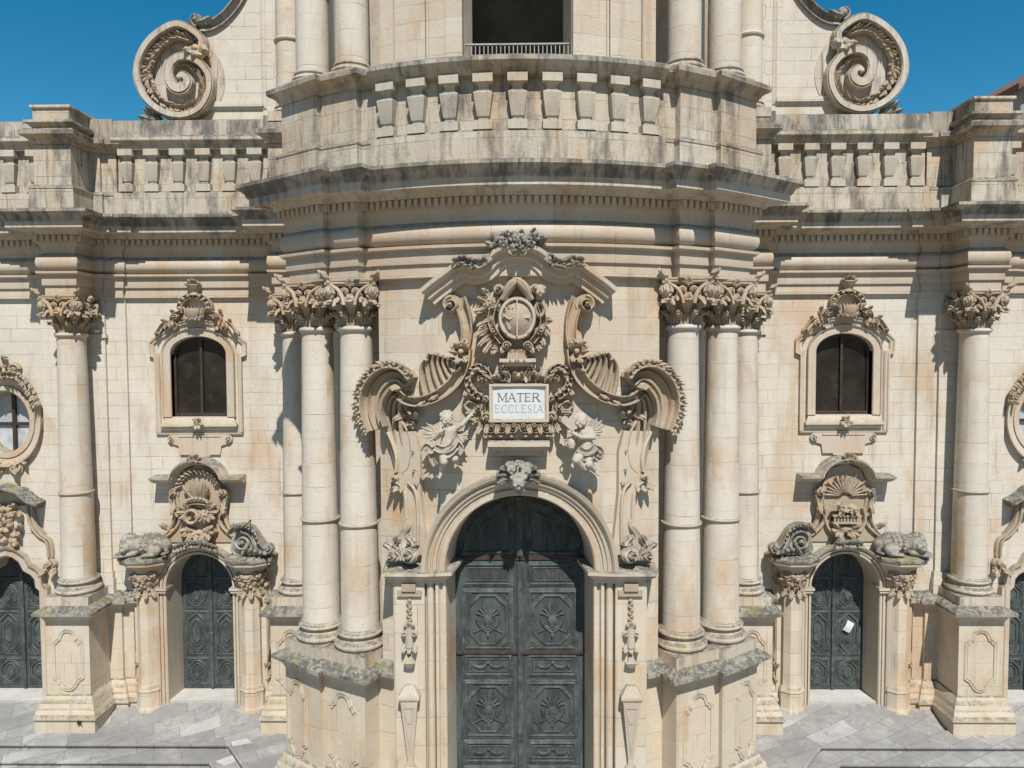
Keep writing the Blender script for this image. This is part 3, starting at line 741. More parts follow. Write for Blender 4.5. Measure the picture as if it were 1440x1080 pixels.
# ledge carrying the balusters and the rail over them
def strip(path, d, z0, z1, back, name, mat, m=0.0):
    mb = MB(); sweep_plan(mb, path, [(-back, z0), (d, z0), (d, z1-m), (d-m, z1), (-back, z1)]); return mb.build(name, mat, church, 20)
arcp = [CC+8.38*Vector((sin(a), -cos(a))) for a in lin(-R_(21.2), R_(21.2), 24)]
strip(arcp, .20, 14.1, 14.885, .1, 'balustrade_plinth', M['parapet'], .05)
mb = MB(); sweep_plan(mb, arcp, [(-.1, 15.985), (.16, 15.985), (.17, 16.02), (.20, 16.05), (.21, 16.09), (.26, 16.12), (.32, 16.16), (.345, 16.20), (.345, 16.285), (.2, 16.36), (-.1, 16.37)], mis=[0]*7+[1]*3)
rail_c = mb.build('balustrade', [M['parapet'], M['cyma']], church, 25)
sides = []
for s in (-1, 1):
    P = pts((s*11.3, 20.2), (s*6.8, 20.2)); P = P if s < 0 else P[::-1]
    strip(P, .27, 14.1, 14.90, .1, 'balustrade_plinth', M['parapet'], .03)
    mb = MB(); sweep_plan(mb, P, [(-.1, 16.055), (.26, 16.055), (.27, 16.10), (.30, 16.13), (.31, 16.17), (.34, 16.2), (.38, 16.24), (.40, 16.28), (.40, 16.36), (.34, 16.42), (.25, 16.44), (.22, 16.86), (.05, 16.92), (-.5, 16.93)], mis=[0]*8+[1]*5)
    sides.append(mb.build('balustrade', [M['parapet'], M['cyma']], church, 25))
    P = pts((s*18, 20.2), (s*13.2, 20.2)); P = P if s < 0 else P[::-1]
    strip(P, .27, 14.1, 14.90, .1, 'balustrade_plinth', M['parapet'], .03)
    mb = MB(); sweep_plan(mb, P, [(-.1, 16.055), (.26, 16.055), (.27, 16.10), (.30, 16.13), (.31, 16.17), (.34, 16.2), (.38, 16.24), (.40, 16.28), (.40, 16.36), (.34, 16.42), (.25, 16.44), (.22, 16.86), (.05, 16.92), (-.5, 16.93)], mis=[0]*8+[1]*5)
    sides.append(mb.build('balustrade', [M['parapet'], M['cyma']], church, 25))
    for q0, q1 in ((11.25, 6.85), (18, 13.25)):
        mb = MB(); x0, x1 = sorted((s*q0, s*q1)); mb.box(x0, x1, 20.09, 20.25, 14.3, 16.2); mb.build('parapet_wall', M['parapet'], church, 20)
    # taller pier over the outer column
    mb = MB(); x0, x1 = sorted((s*12.97, s*11.97))
    mb.box(x0+.005, x1-.005, 19.105, 20.6, 16.3, 16.97)
    q = pts((s*12.97, 20.4), (s*12.97, 19.10), (s*11.97, 19.10), (s*11.97, 20.4)); q = q if s < 0 else q[::-1]
    sweep_plan(mb, q, [(-.2, 16.40), (.03, 16.42), (.06, 16.47), (.13, 16.50), (.15, 16.52), (.15, 16.58), (.0, 16.62), (-.2, 16.63)])
    sweep_plan(mb, q, [(-.1, 16.9), (.04, 16.92), (.05, 16.95), (.04, 17.0), (-.2, 17.02)])
    mb.box(x0+.05, x1-.05, 19.15, 20.6, 16.9, 17.03)
    mb.build('pier', M['parapet'], church, 25)
    for a, b_, y, z in ((13.2, 13.75, 19.98, 16.9), (11.3, 11.97, 19.95, 16.9), (6.85, 5.5, 19.3, 16.75)):   # attic blocks along the top
        mb = MB(); x0, x1 = sorted((s*a, s*b_)); mb.box(x0, x1, y, 20.5, 16.36, z); mb.build('attic_block', M['cyma'], church, 20)
def baluster_mesh(h):
    mb = MB()
    def sec(z, w): return [(a*w/2, b*w/2, z) for a, b in ((-1, -1), (1, -1), (1, 1), (-1, 1))]
    L = [(0, .39), (.165, .39), (.168, .33), (.175, .28), (.205, .21), (.225, .19), (.24, .205), (.25, .25), (.265, .262), (.66, .385), (.675, .375), (.705, .27), (.735, .205), (.785, .20), (.82, .24), (.845, .31), (.85, .41), (1, .41)]
    mb.grid([sec(z*h, w) for z, w in L], cv=True); mb.add(sec(h, .41), [(0, 1, 2, 3)]); mb.add(sec(0, .39), [(3, 2, 1, 0)]); return mb
bal0 = baluster_mesh(1.115).build('baluster', M['baluster'], rail_c, 15)
a_s = [R_(-18.9+37.8*i/8) for i in range(9)]
for i, a in enumerate(a_s):
    p = CC+8.385*Vector((sin(a), -cos(a))); o = bal0 if i == 0 else mesh_copy(bal0, rail_c, (0, 0, 0), 0)
    o.location = (p.x, p.y, 14.88); o.rotation_euler.z = a
bal1 = None
for sd, xs_ in ((sides[0], lin(-10.96, -7.34, 5)), (sides[1], [-13.55-.72*i for i in range(6)]), (sides[2], lin(10.96, 7.34, 5)), (sides[3], [13.55+.72*i for i in range(6)])):
    for x in xs_:
        if bal1 is None: bal1 = baluster_mesh(1.17).build('baluster', M['baluster'], sd, 15); o = bal1
        else: o = mesh_copy(bal1, sd, (0, 0, 0), 0)
        o.location = (x, 20.10, 14.895)

# ---- upper storey
uw = curved(7.95)
mb = MB(); wall_slices(mb, sorted(set(lin(-3.0, 3.0, 24)+[-1.14, 1.14])), 14.2, 24, [(-1.14, 1.14, lambda x: 16.4, lambda x: 21.0)], uw, .9)
for s in (-1, 1): mb.add([uw(s*3, 14.2, 0), uw(s*3, 24, 0), uw(s*3, 24, -1.2), uw(s*3, 14.2, -1.2)], [(0, 1, 2, 3)])
mb.build('upper_wall', M['cwall'], church, 20)
for s in (-1, 1):
    back_wall(s, 14.2, 24, 6.9).build('upper_wall', M['cwall'], church, 20)
    mb = MB(); mf = flip(uw, s > 0)           # strips framing the loggia opening
    for x0, x1, h in ((-2.62, -1.95, .06), (-1.86, -1.52, .05), (-1.50, -1.15, .10)):
        plate(mb, lin(x0, x1, 4), lambda x: 15.0, lambda x: 23, mf, -.02, h)
    for x in (-2.70, -1.90, -1.51): relief(mb, [(x, 15), (x, 23)], [(-.04, -.01), (-.04, .03), (-.02, .07), (.02, .07), (.04, .03), (.04, -.01)], mf)
    plate(mb, lin(-2.74, -2.58, 2), lambda x: 16.3, lambda x: 16.62, mf, -.01, .10)
    mb.build('pilaster', M['cwall'], church, 20)
mb = MB()                                     # loggia chamber
mb.box(-2.6, 2.6, 16.2, 19.6, 16.1, 16.4); mb.box(-2.6, -2.4, 16.2, 19.4, 16.4, 22); mb.box(2.4, 2.6, 16.2, 19.4, 16.4, 22); mb.box(-2.6, 2.6, 16.2, 19.6, 22, 22.2)
wall_slices(mb, sorted(set([-2.5, 2.5]+[round(x, 5) for x in arcxs(0, 1.35, 14)])), 16.4, 22, [(-1.35, 1.35, lambda x: 16.4, archf(0, 1.35, 17.1, .75))], flat(18.0), .9)
mb.box(-2.5, 2.5, 18.95, 19.1, 16.4, 22)
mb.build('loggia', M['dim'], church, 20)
UP_SH = [(.37, 0.28), (.37, 1.2), (.36, 2.6), (.34, 5), (.32, 7)]
def upper_column(c, rot, z, s):
    o = protos.get('u')
    if not o:
        mb = MB(); mb.lathe((0, 0, 0), UP_SH, 40); mb.lathe((0, 0, 0), [(.36, 1.98), (.40, 2.0), (.415, 2.04), (.40, 2.08), (.36, 2.1)], 40)
        o = mb.build('upper_column', M['drum'], church, 40); protos['u'] = o
        mb = MB(); mb.box(-.47, .47, -.47, .47, -.2, .05)
        mb.lathe((0, 0, 0), [(.3, .05)]+[(.41+.06*cos(k), .11+.06*sin(k)) for k in lin(-1.4, 1.4, 7)]+[(.41, .18), (.395, .2)]+[(.385+.04*cos(k), .235+.035*sin(k)) for k in lin(-1.3, 1.4, 6)]+[(.36, .29)], 40)
        b = mb.build('base', M['cornice'], None, 32); b.parent = o; protos['ub'] = b
    else:
        o = mesh_copy(o, church, (0, 0, 0), 0); b = protos['ub'].copy(); COL.objects.link(b); b.parent = o
    b.matrix_parent_inverse = Matrix()
    o.location = (-s*c.x, c.y, z); o.rotation_euler.z = s*rot
for s in (-1, 1):
    upper_column(c1, AL1, 16.42, s); upper_column(c2, AL2, 16.42, s); upper_column(Vector((-6.25, 19.75)), 0, 16.80, s)
# side wings with their big scrolls
def wing(s):
    f = flip(flat(20.45), s > 0)
    edge = smooth([(-9.0, 19.55), (-8.55, 19.62), (-8.1, 19.95), (-7.7, 20.5), (-7.4, 21.3), (-7.25, 22.4), (-7.2, 24)], 5)
    mb = MB(); poly(mb, [(-10.0, 16.7), (-5.2, 16.7), (-5.2, 24)]+edge[::-1]+[(-9.4, 18.8)], f, -.6, 0)
    mb.box(*sorted((s*5.4, s*6.9)), 20.3, 20.5, 16.7, 24)
    w = mb.build('upper_wall', M['wall'], church, 20)
    mb = MB(); relief(mb, [(-7.2, 24), (-7.2, 17.35), (-8.75, 17.35), (-8.70, 17.8), (-8.60, 18.2), (-8.58, 18.7)], [(-.07, -.01), (-.07, .05), (-.04, .075), (.0, .04), (.05, .02), (.06, -.01)], f)
    plate(mb, lin(-8.68, -7.25, 2), lambda x: 17.36, lambda x: 17.5, f, -.01, .09)
    mb.build('panel_moulding', M['wall'], w, 25)
    mb = MB(); e2 = [(x-.06, z+.03) for x, z in edge]
    band(mb, e2, .14, .40, f, RIB, -.3)
    band(mb, spiral(-9.12, 19.83, .20, .06, -pi/2, -pi*2.2, 18), .075, .32, f, ROUND, -.3)
    mb.ball(f(-9.14, 19.86, -.1), .14, bump=.2); leaf(mb, -9.05, 19.72, .1, .5, .12, f, .1, .1, .2, 0)
    mb.build('coping_scroll', M['grey'], church, 40)
    # the great volute
    P = [(48, 50), (60, 67), (90, 77), (120, 71), (150, 67), (180, 64.5), (210, 61), (240, 58.5), (270, 58), (300, 56), (330, 51), (360, 46.5), (390, 40.5), (420, 35), (450, 31.5), (480, 27), (510, 22), (540, 19.5), (570, 19.5), (600, 20.5), (630, 20.5), (660, 19), (690, 17), (720, 13.5), (750, 10.5), (780, 8), (830, 5.5)]
    k = .0203; cx, cz = -9.50, 18.12
    pp = [(cx+(r-5.2+1.2*(i > 12))*k*cos(R_(a)), cz+(r-5.2+1.2*(i > 12))*k*sin(R_(a))) for i, (a, r) in enumerate(P)]
    pp = smooth(pp, 6)
    mb = MB()
    sq = [(-1, -.5), (-1, .93), (-.9, 1), (.9, 1), (1, .93), (1, -.5)]
    band(mb, pp, lambda t: (.10 if t < .45 else .10+.045*min(1, (t-.45)*6))*(1 if t < .8 else 1-(t-.8)*2.4), lambda t: .34-.04*t, f, [(-1, -.5), (-1, .80), (-.93, .9), (-.80, .9), (-.74, .78), (-.62, .80), (-.56, 1), (.8, 1), (.86, .9), (1, .9), (1, -.5)])
    mb.ball(f(cx, cz, .28), .085, n=12, m=8, sq=(1, .7, 1))
    rows = [[f(cx+r*k*cos(R_(a)), cz+r*k*sin(R_(a)), h) for r, h in ((58, -.55), (58, .02), (30, .02), (.1, .02))] for a in range(0, 360, 5)]
    mb.grid(rows, cu=True)
    mb.build('scroll_volute', M['cornice'], church, 30, recalc=True)
    vol = bpy.context.scene.objects[[o.name for o in COL.objects if o.name.startswith('scroll_volute')][-1]]
    mb = MB()
    lp = [(cx+r*k*cos(R_(a)), cz+r*k*sin(R_(a))) for a, r in [(72, 55), (95, 58), (115, 54), (140, 50), (165, 48), (190, 45), (215, 42.5), (240, 41.5), (262, 41.5), (285, 41), (310, 38), (335, 34), (360, 30)]]
    leafrun(mb, smooth(lp, 4), .30, .07, f, 1, 0, .62, .07, .10, .10)
    band(mb, smooth(lp, 4), .05, .1, f, ROUND, .05)
    lq = [(cx+r*k*cos(R_(a)), cz+r*k*sin(R_(a))) for a, r in [(20, 21), (45, 21.5), (70, 21), (95, 20)]]
    leafrun(mb, smooth(lq, 4), .16, .04, f, 1, 0, .5, .03, .08, .1)
    mb.build('leaf_garland', M['carve'], vol, 34, recalc=False)
    mb = MB()
    for a, r in ((.1, .16), (.8, .11), (1.6, .13)): mb.ball(f(cx+.55+.12*cos(a*3), cz+.72+.12*sin(a*3), .25), r, bump=.35)
    leaf(mb, cx+.75, cz+.85, pi*1.1, .55, .16, f, .1, .25, .9, .1); leaf(mb, cx+.5, cz+.95, pi*1.35, .5, .14, f, .1, .28, -.8, .1)
    mb.build('leaf_cluster', M['cornice'], vol, 34, recalc=False)
    mb = MB()
    fan(mb, cx-.75, cz-1.15, pi*.62, pi*1.05, 4, .55, .13, f, .08, .22, .6, -.05)
    volute(mb, cx-.85, cz-1.18, .20, f, 0, 1.3, -1, .3)
    mb.build('leaf_foot', M['grey'], vol, 34, recalc=False)
for s in (-1, 1): wing(s)

# ================================================================== lettering
GL = {
 'M': [((.08, 0), (.08, 1), .6), ((.08, 1), (.5, .12), 1), ((.5, .12), (.92, 1), .6), ((.92, 1), (.92, 0), 1)],
 'A': [((.06, 0), (.5, 1), .6), ((.5, 1), (.94, 0), 1), ((.24, .36), (.76, .36), .6)],
 'T': [((.5, 0), (.5, 1), 1), ((.06, .97), (.94, .97), .6), ((.06, .97), (.06, .8), .5), ((.94, .97), (.94, .8), .5)],
 'E': [((.16, 0), (.16, 1), 1), ((.16, .97), (.84, .97), .6), ((.16, .52), (.7, .52), .6), ((.16, .03), (.88, .03), .6), ((.86, .03), (.88, .2), .5), ((.83, .97), (.83, .82), .5)],
 'R': [((.14, 0), (.14, 1), 1), ((.14, .97), (.6, .97), .6), ((.6, .97), (.8, .85), .8), ((.8, .85), (.8, .66), 1), ((.8, .66), (.6, .52), .8), ((.6, .52), (.14, .52), .6), ((.5, .52), (.95, 0), 1)],
 'L': [((.18, 0), (.18, 1), 1), ((.18, .03), (.86, .03), .6), ((.86, .03), (.88, .22), .5)],
 'I': [((.5, 0), (.5, 1), 1)],
 'H': [((.12, 0), (.12, 1), 1), ((.88, 0), (.88, 1), 1), ((.12, .52), (.88, .52), .6)],
 'D': [((.14, 0), (.14, 1), 1), ((.14, .97), (.55, .97), .6), ((.55, .97), (.82, .78), .8), ((.82, .78), (.88, .5), 1), ((.88, .5), (.82, .22), 1), ((.82, .22), (.55, .03), .8), ((.55, .03), (.14, .03), .6)],
 'C': [((.86, .78), (.7, .95), .7), ((.7, .95), (.45, .99), .7), ((.45, .99), (.22, .85), .8), ((.22, .85), (.12, .5), 1), ((.12, .5), (.22, .15), 1), ((.22, .15), (.45, .01), .8), ((.45, .01), (.7, .05), .7), ((.7, .05), (.88, .22), .7), ((.86, .95), (.86, .74), .5)],
 'S': [((.8, .82), (.62, .98), .7), ((.62, .98), (.36, .98), .7), ((.36, .98), (.2, .8), .8), ((.2, .8), (.28, .6), .9), ((.28, .6), (.72, .4), 1), ((.72, .4), (.82, .2), .9), ((.82, .2), (.64, .02), .8), ((.64, .02), (.34, .02), .7), ((.34, .02), (.16, .18), .7)]}
SER = {'M': [(.08, 0), (.92, 0), (.04, 1), (.96, 1)], 'A': [(.06, 0), (.94, 0)], 'T': [(.5, 0)], 'R': [(.14, 0), (.95, 0)], 'I': [(.5, 0), (.5, 1)], 'H': [(.12, 0), (.88, 0), (.12, 1), (.88, 1)], 'E': [(.12, 0), (.12, 1)], 'L': [(.18, 1)], 'D': [(.1, 0), (.1, 1)]}
ADV = {'I': .42, 'M': 1.15, 'S': .8, 'E': .82, 'L': .82, 'T': .9}
def letters(mb, text, cx, cz, H, mf, h, tw=.105, wide=.86, gap=.12):
    tot = sum(ADV.get(c, 1)*H*wide for c in text)+gap*H*(len(text)-1); x = cx-tot/2; k = 0
    for c in text:
        w = ADV.get(c, 1)*H*wide
        st = [(a, b, q) for a, b, q in GL[c]]+[((p[0]-.14/ADV.get(c, 1), p[1]), (p[0]+.14/ADV.get(c, 1), p[1]), .45) for p in SER.get(c, [])]
        for a, b, q in st:
            k += 1; A = (x+a[0]*w, cz-H/2+a[1]*H); B = (x+b[0]*w, cz-H/2+b[1]*H)
            d = hypot(B[0]-A[0], B[1]-A[1]); ux, uz = (B[0]-A[0])/d, (B[1]-A[1])/d; e = tw*H*q/2
            hh = h+.0004*(k % 9)
            P = [(A[0]-ux*e*.5-uz*e, A[1]-uz*e*.5+ux*e), (A[0]-ux*e*.5+uz*e, A[1]-uz*e*.5-ux*e), (B[0]+ux*e*.5+uz*e, B[1]+uz*e*.5-ux*e), (B[0]+ux*e*.5-uz*e, B[1]+uz*e*.5+ux*e)]
            top = [mf(p[0], p[1], hh) for p in P]; bot = [mf(p[0], p[1], h-.01) for p in P]
            mb.add(top+bot, [(0, 1, 2, 3), (0, 4, 5, 1), (1, 5, 6, 2), (2, 6, 7, 3), (3, 7, 4, 0)])
        x += w+gap*H

def rect(x0, x1, z0, z1): return [(x0, z0), (x0, z1), (x1, z1), (x1, z0)]
def octo(x0, x1, z0, z1, c): return [(x0, z0+c), (x0, z1-c), (x0+c, z1), (x1-c, z1), (x1, z1-c), (x1, z0+c), (x1-c, z0), (x0+c, z0)]
def mould(w, h, b=-.01): return [(-w, b), (-w, h*.7), (-w*.6, h), (-.1*w, h*.75), (.1*w, h*.35), (w*.5, h*.45), (w, h*.1), (w, b)]

# ================================================================== main door
door = empty('main_door', (0, 15.95, 0), parent=church)
door.name = 'main_door'
DF = flat(15.95); DH = 1.47
for s in (-1, 1):
    f = flip(DF, s > 0)                       # drawn for x < 0
    arc = [(-DH*cos(k), SPR+DH*sin(k)) for k in lin(0, pi/2-.022, 14)]
    mb = MB(); poly(mb, [(-.012, .02), (-DH, .02)]+arc+[(-.012, SPR+DH)], f, -.08, 0)
    lf = mb.build('door_leaf', M['door'], door, 20)
    mb = MB()                                 # stiles and mouldings
    for z0, z1 in ((5.08, 5.57), (3.60, 4.95), (2.98, 3.46), (1.56, 2.83), (.96, 1.43), (.15, .82)):
        relief(mb, rect(-1.27, -.20, z0, z1), mould(.05, .035), f, True)
        if z1-z0 > 1: relief(mb, octo(-1.17, -.30, z0+.10, z1-.10, .26), mould(.035, .03), f, True)
        else: relief(mb, rect(-1.19, -.28, z0+.09, z1-.09), mould(.02, .02), f, True)
        if z1-z0 > 1:
            for cx, cz in ((-1.20, z0+.07), (-1.20, z1-.07), (-.27, z0+.07), (-.27, z1-.07)):
                sx = .13 if cx < -.7 else -.13; sz = .13 if cz < (z0+z1)/2 else -.13
                relief(mb, [(cx, cz), (cx+sx, cz), (cx, cz+sz)], mould(.015, .02), f, True)
    relief(mb, [(-1.33, 5.80), (-1.33, 5.95)]+[(-1.30*cos(k), SPR+.02+1.30*sin(k)) for k in lin(.12, 1.36, 10)]+[(-.2, 6.9), (-.2, 5.80)], mould(.05, .04), f, True)
    relief(mb, [(-1.05*cos(k), SPR+.05+1.05*sin(k)) for k in lin(.06, 1.36, 10)], mould(.03, .03), f)
    mb.build('panel_moulding', M['doordark'], lf, 25)
    for zc in (4.28, 2.18):                   # trophies: shield, plumes, crossed croziers
        mb = MB()
        disc(mb, -.735, zc-.02, .12, .02, f, 0, sx=.85, dome=.03)
        relief(mb, [(-.735+.17*cos(k*pi/8), zc-.02+.19*sin(k*pi/8)) for k in range(16)], mould(.02, .025), f, True)
        for k in range(7):
            leaf(mb, -.735, zc+.02, pi/2+(k-3)*.32, .40-.02*abs(k-3), .035, f, .02, .01, (k-3)*.1, .003, 4, 0, 8, 4)
        for q in (-1, 1):
            leaf(mb, -.735, zc-.30, pi/2+q*1.15, .48, .05, f, .02, .015, -q*.9, .003, 5, 0, 9, 4)
            mb.tube([f(-.735-q*.33, zc-.30, .015), f(-.735+q*.05, zc-.12, .02)], .013, 6)
        leaf(mb, -.735, zc-.26, -pi/2, .16, .05, f, .02, .02, 0, .004, 3, 0, 7, 4)
        mb.build('trophy_relief', M['doordark'], lf, 34, recalc=False)
    for zc in (3.22, 1.20):
        mb = MB()
        for q in (-1, 1): band(mb, [(-.735+q*.19-.15*cos(k), zc+.05-.10*sin(k)) for k in lin(0, pi, 12)], lambda t: .018+.022*sin(pi*t), .026, f)
        disc(mb, -.735, zc+.06, .045, .02, f, 0, 0, 10, 1, .02)
        for q in (-1, 1): leaf(mb, -.735+q*.35, zc+.06, -pi/2+q*.2, .14, .035, f, .02, .01, 0, .003, 3, 0, 7, 4)
        mb.build('festoon_relief', M['doordark'], lf, 34, recalc=False)
    mb = MB(); letters(mb, 'CHIESA' if s < 0 else 'MADRE', s*.735, 5.325, .19, DF, .006, .17, .82, .16)
    mb.build('lettering', M['bronze'], lf, 20)
    mb = MB(); x0, x1 = sorted((s*.015, s*1.45)); mb.box(x0, x1, 15.905, 15.96, 3.495, 3.565); mb.box(x0, x1, 15.925, 15.96, 5.66, 5.76)
    mb.build('iron_bar', M['rust'], lf, 20)
mb = MB(); mb.box(-.05, .05, 15.885, 15.949, .02, 5.6); mb.box(-.075, .075, 15.90, 15.949, 5.75, 7.1); mb.build('meeting_stile', M['doordark'], door, 20)

# ================================================================== portal surround
portal = empty('portal', (0, 15, 0), parent=church)
PF = flat(15.0)
for s in (-1, 1):
    pl = [(-2.72, 15.9), (-2.72, 15.03), (-2.68, 15.0), (-2.06, 15.0), (-2.04, 15.02), (-2.04, 15.17), (-2.015, 15.17)]
    pl += [(-1.925-.085*cos(k), 15.11-.10*sin(k)) for k in lin(0, pi, 10)]
    pl += [(-1.835, 15.17), (-1.81, 15.17), (-1.81, 15.01), (-1.80, 15.0), (-1.74, 15.0), (-1.735, 15.05), (-1.70, 15.09), (-1.66, 15.09), (-1.655, 15.04), (-1.60, 15.035), (-1.58, 15.06), (-1.475, 15.93), (-1.475, 16.1)]
    mb = MB(); mb.grid([[(x if s < 0 else -x, y, z) for z in (-1.2, 5.5)] for x, y in pl])
    mb.build('jamb', M['pedestal'], portal, 28)
    P = pts((-2.78, 15.6), (-2.74, 15.02), (-2.02, 15.0), (-1.62, 15.05), (-1.49, 15.94)); P = P if s < 0 else [V((-p.x, p.y)) for p in P][::-1]
    mb = MB(); sweep_plan(mb, P, [(-.3, 5.42), (.0, 5.42), (.03, 5.45), (.035, 5.50), (.08, 5.54), (.14, 5.58), (.16, 5.62), (.20, 5.63), (.20, 5.69), (.17, 5.71), (-.3, 5.74)])
    mb.build('impost', M['cornice'], portal, 25)
    f = flip(PF, s > 0)
    mb = MB()                                 # hanging drops on the jamb
    plate(mb, lin(-2.62, -2.10, 2), lambda x: 5.16, lambda x: 5.28, f, -.01, .06); plate(mb, lin(-2.52, -2.22, 2), lambda x: 5.28, lambda x: 5.43, f, -.01, .10)
    for i in range(7): mb.ball(f(-2.37+.012*(-1)**i, 5.06-.07*i, .03), .045-.002*i, n=7, m=5, bump=.3); leaf(mb, -2.37, 5.07-.07*i, -pi/2+(.7 if i % 2 else -.7), .11, .03, f, .02, .03, 0, 0, 2, 0, 6, 4)
    mb.build('bellflower_drop', M['carve'], portal, 34, recalc=False)
    mb = MB()
    fan(mb, -2.37, 4.44, pi*.72, pi*.28, 3, .22, .07, f, .05, .06); volute(mb, -2.47, 4.34, .085, f, 0, 1.3, 1, .12); volute(mb, -2.27, 4.34, .085, f, pi, 1.3, -1, .12)
    band(mb, [(-2.37, 4.45), (-2.37, 4.05)], .09, .11, f)
    for q in (-1, 0, 1): leaf(mb, -2.37+q*.06, 4.12, -pi/2+q*.5, .2, .07, f, .07, .1)
    mb.frustum((s*2.37, 14.96), .10, .12, .24, .24, 3.62, 3.74); mb.frustum((s*2.37, 14.97), .14, .14, .10, .12, 3.74, 3.86)
    mb.build('leaf_bracket', M['statue'], portal, 34, recalc=False)
    mb = MB()                                 # tapering pendant
    mb.frustum((s*2.37, 14.98), .40, .36, .46, .42, 2.92, 2.98); mb.frustum((s*2.37, 14.98), .46, .42, .46, .42, 2.98, 3.03); mb.frustum((s*2.37, 14.98), .46, .42, .2, .2, 3.03, 3.24)
    mb.frustum((s*2.37, 14.98), .12, .14, .36, .36, 1.62, 2.92); mb.frustum((s*2.37, 14.98), .14, .14, .11, .14, 1.45, 1.62)
    mb.frustum((s*2.37, 14.98), .10, .1, .26, .24, 1.30, 1.40); mb.frustum((s*2.37, 14.98), .26, .24, .2, .2, 1.40, 1.46)
    mb.frustum((s*2.37, 14.98), .14, .14, .24, .22, .98, 1.12); mb.frustum((s*2.37, 14.98), .12, .1, .12, .1, .6, .98)
    tf = lambda x, z, h: (s*2.37+x, 14.98-(.07+.11*(z-1.62)/1.30)-h, z)
    relief(mb, [(0, 1.75), (-.125, 2.80), (.125, 2.80)], [(-.016, -.01), (-.016, .012), (.016, .012), (.016, -.01)], tf, True); relief(mb, [(-.10, 2.74), (-.04, 2.45), (.04, 2.45), (.10, 2.74)], [(-.012, -.01), (-.012, .012), (.012, .012), (.012, -.01)], tf)
    mb.build('pendant', M['trim'], portal, 20)
mb = MB()
relief(mb, [(-1.84, 5.70)]+archpts(0, 1.84, SPR, 1.84, 36)+[(1.84, 5.70)], [(-.25, -.3), (-.25, -.03), (-.22, .0), (-.12, .0), (-.10, -.04), (-.07, -.05), (-.05, .0), (.02, .01), (.03, .05), (.06, .06), (.08, .01), (.12, .02), (.13, .07), (.17, .12), (.22, .14), (.25, .15), (.25, -.6)], flat(14.97))
rows = [[(-r*cos(k), y, SPR+r*sin(k)) for r, y in ((1.60, 15.0), (1.58, 15.08), (1.475, 15.94), (1.475, 16.1))] for k in lin(0, pi, 36)]
mb.grid(rows)
mb.build('archivolt', M['trim'], portal, 25)
def E(px, py): return ((px-729)*.0149, 10.35+(497-py)*.0149)
def EE(*a): return [E(*p) for p in a]

# ---- swan neck hood over the arms
hood = smooth(EE((599, 412), (615, 399), (632, 387), (647, 376), (657, 375), (668, 379), (681, 376), (691, 366), (703, 357), (716, 353), (729, 352)), 3)
hood = hood+[(-x, z) for x, z in hood[::-1][1:]]
mb = MB(); relief(mb, hood, [(-.33, -.1), (-.33, .17), (-.315, .185), (-.215, .19), (-.21, .235), (-.185, .26), (-.175, .265), (-.075, .27), (-.07, .32), (-.035, .375), (-.01, .40), (.0, .405), (.075, .41), (.08, .30), (.09, -.1)], cw)
mb.build('hood_moulding', M['trim'], church, 18)
mb = MB(); g = lambda x, z, h: cw(x, z, h)
for k in range(64):
    a = random.uniform(0, 2*pi); x, z = E(729+random.uniform(-32, 32), 341+random.uniform(-8, 9))
    mb.ball(g(x, z, .28+random.uniform(0, .16)), random.uniform(.04, .075), n=8, m=6, bump=.5)
for k in range(40):
    x, z = E(729+random.uniform(-34, 34), 342+random.uniform(-8, 8)); leaf(mb, x, z, random.uniform(0, 2*pi), .17, .07, g, .06, .10, 0, .34, 3, 0, 7, 4)
mb.build('flower_crown', M['grey'], church, 34, recalc=False)
for s in (-1, 1):
    f = flip(cw, s > 0); mb = MB()
    leafrun(mb, smooth(EE((692, 362), (684, 371), (672, 374), (658, 370), (650, 371)), 4), .19, .06, f, 1, 0, .8, .06, .10, .34)
    for p in EE((688, 368), (678, 373), (668, 374), (659, 371)): mb.ball(f(*p, .40), .06, n=7, m=5, bump=.3)
    mb.build('leaf_swag', M['grey'], church, 34, recalc=False)
mb = MB(); volute(mb, *E(722, 358), .10, g, 0, 1.2, -1, .1, None, .34); volute(mb, *E(736, 358), .10, g, pi, 1.2, 1, .1, None, .34); mb.build('scroll_knot', M['trim'], church, 40)

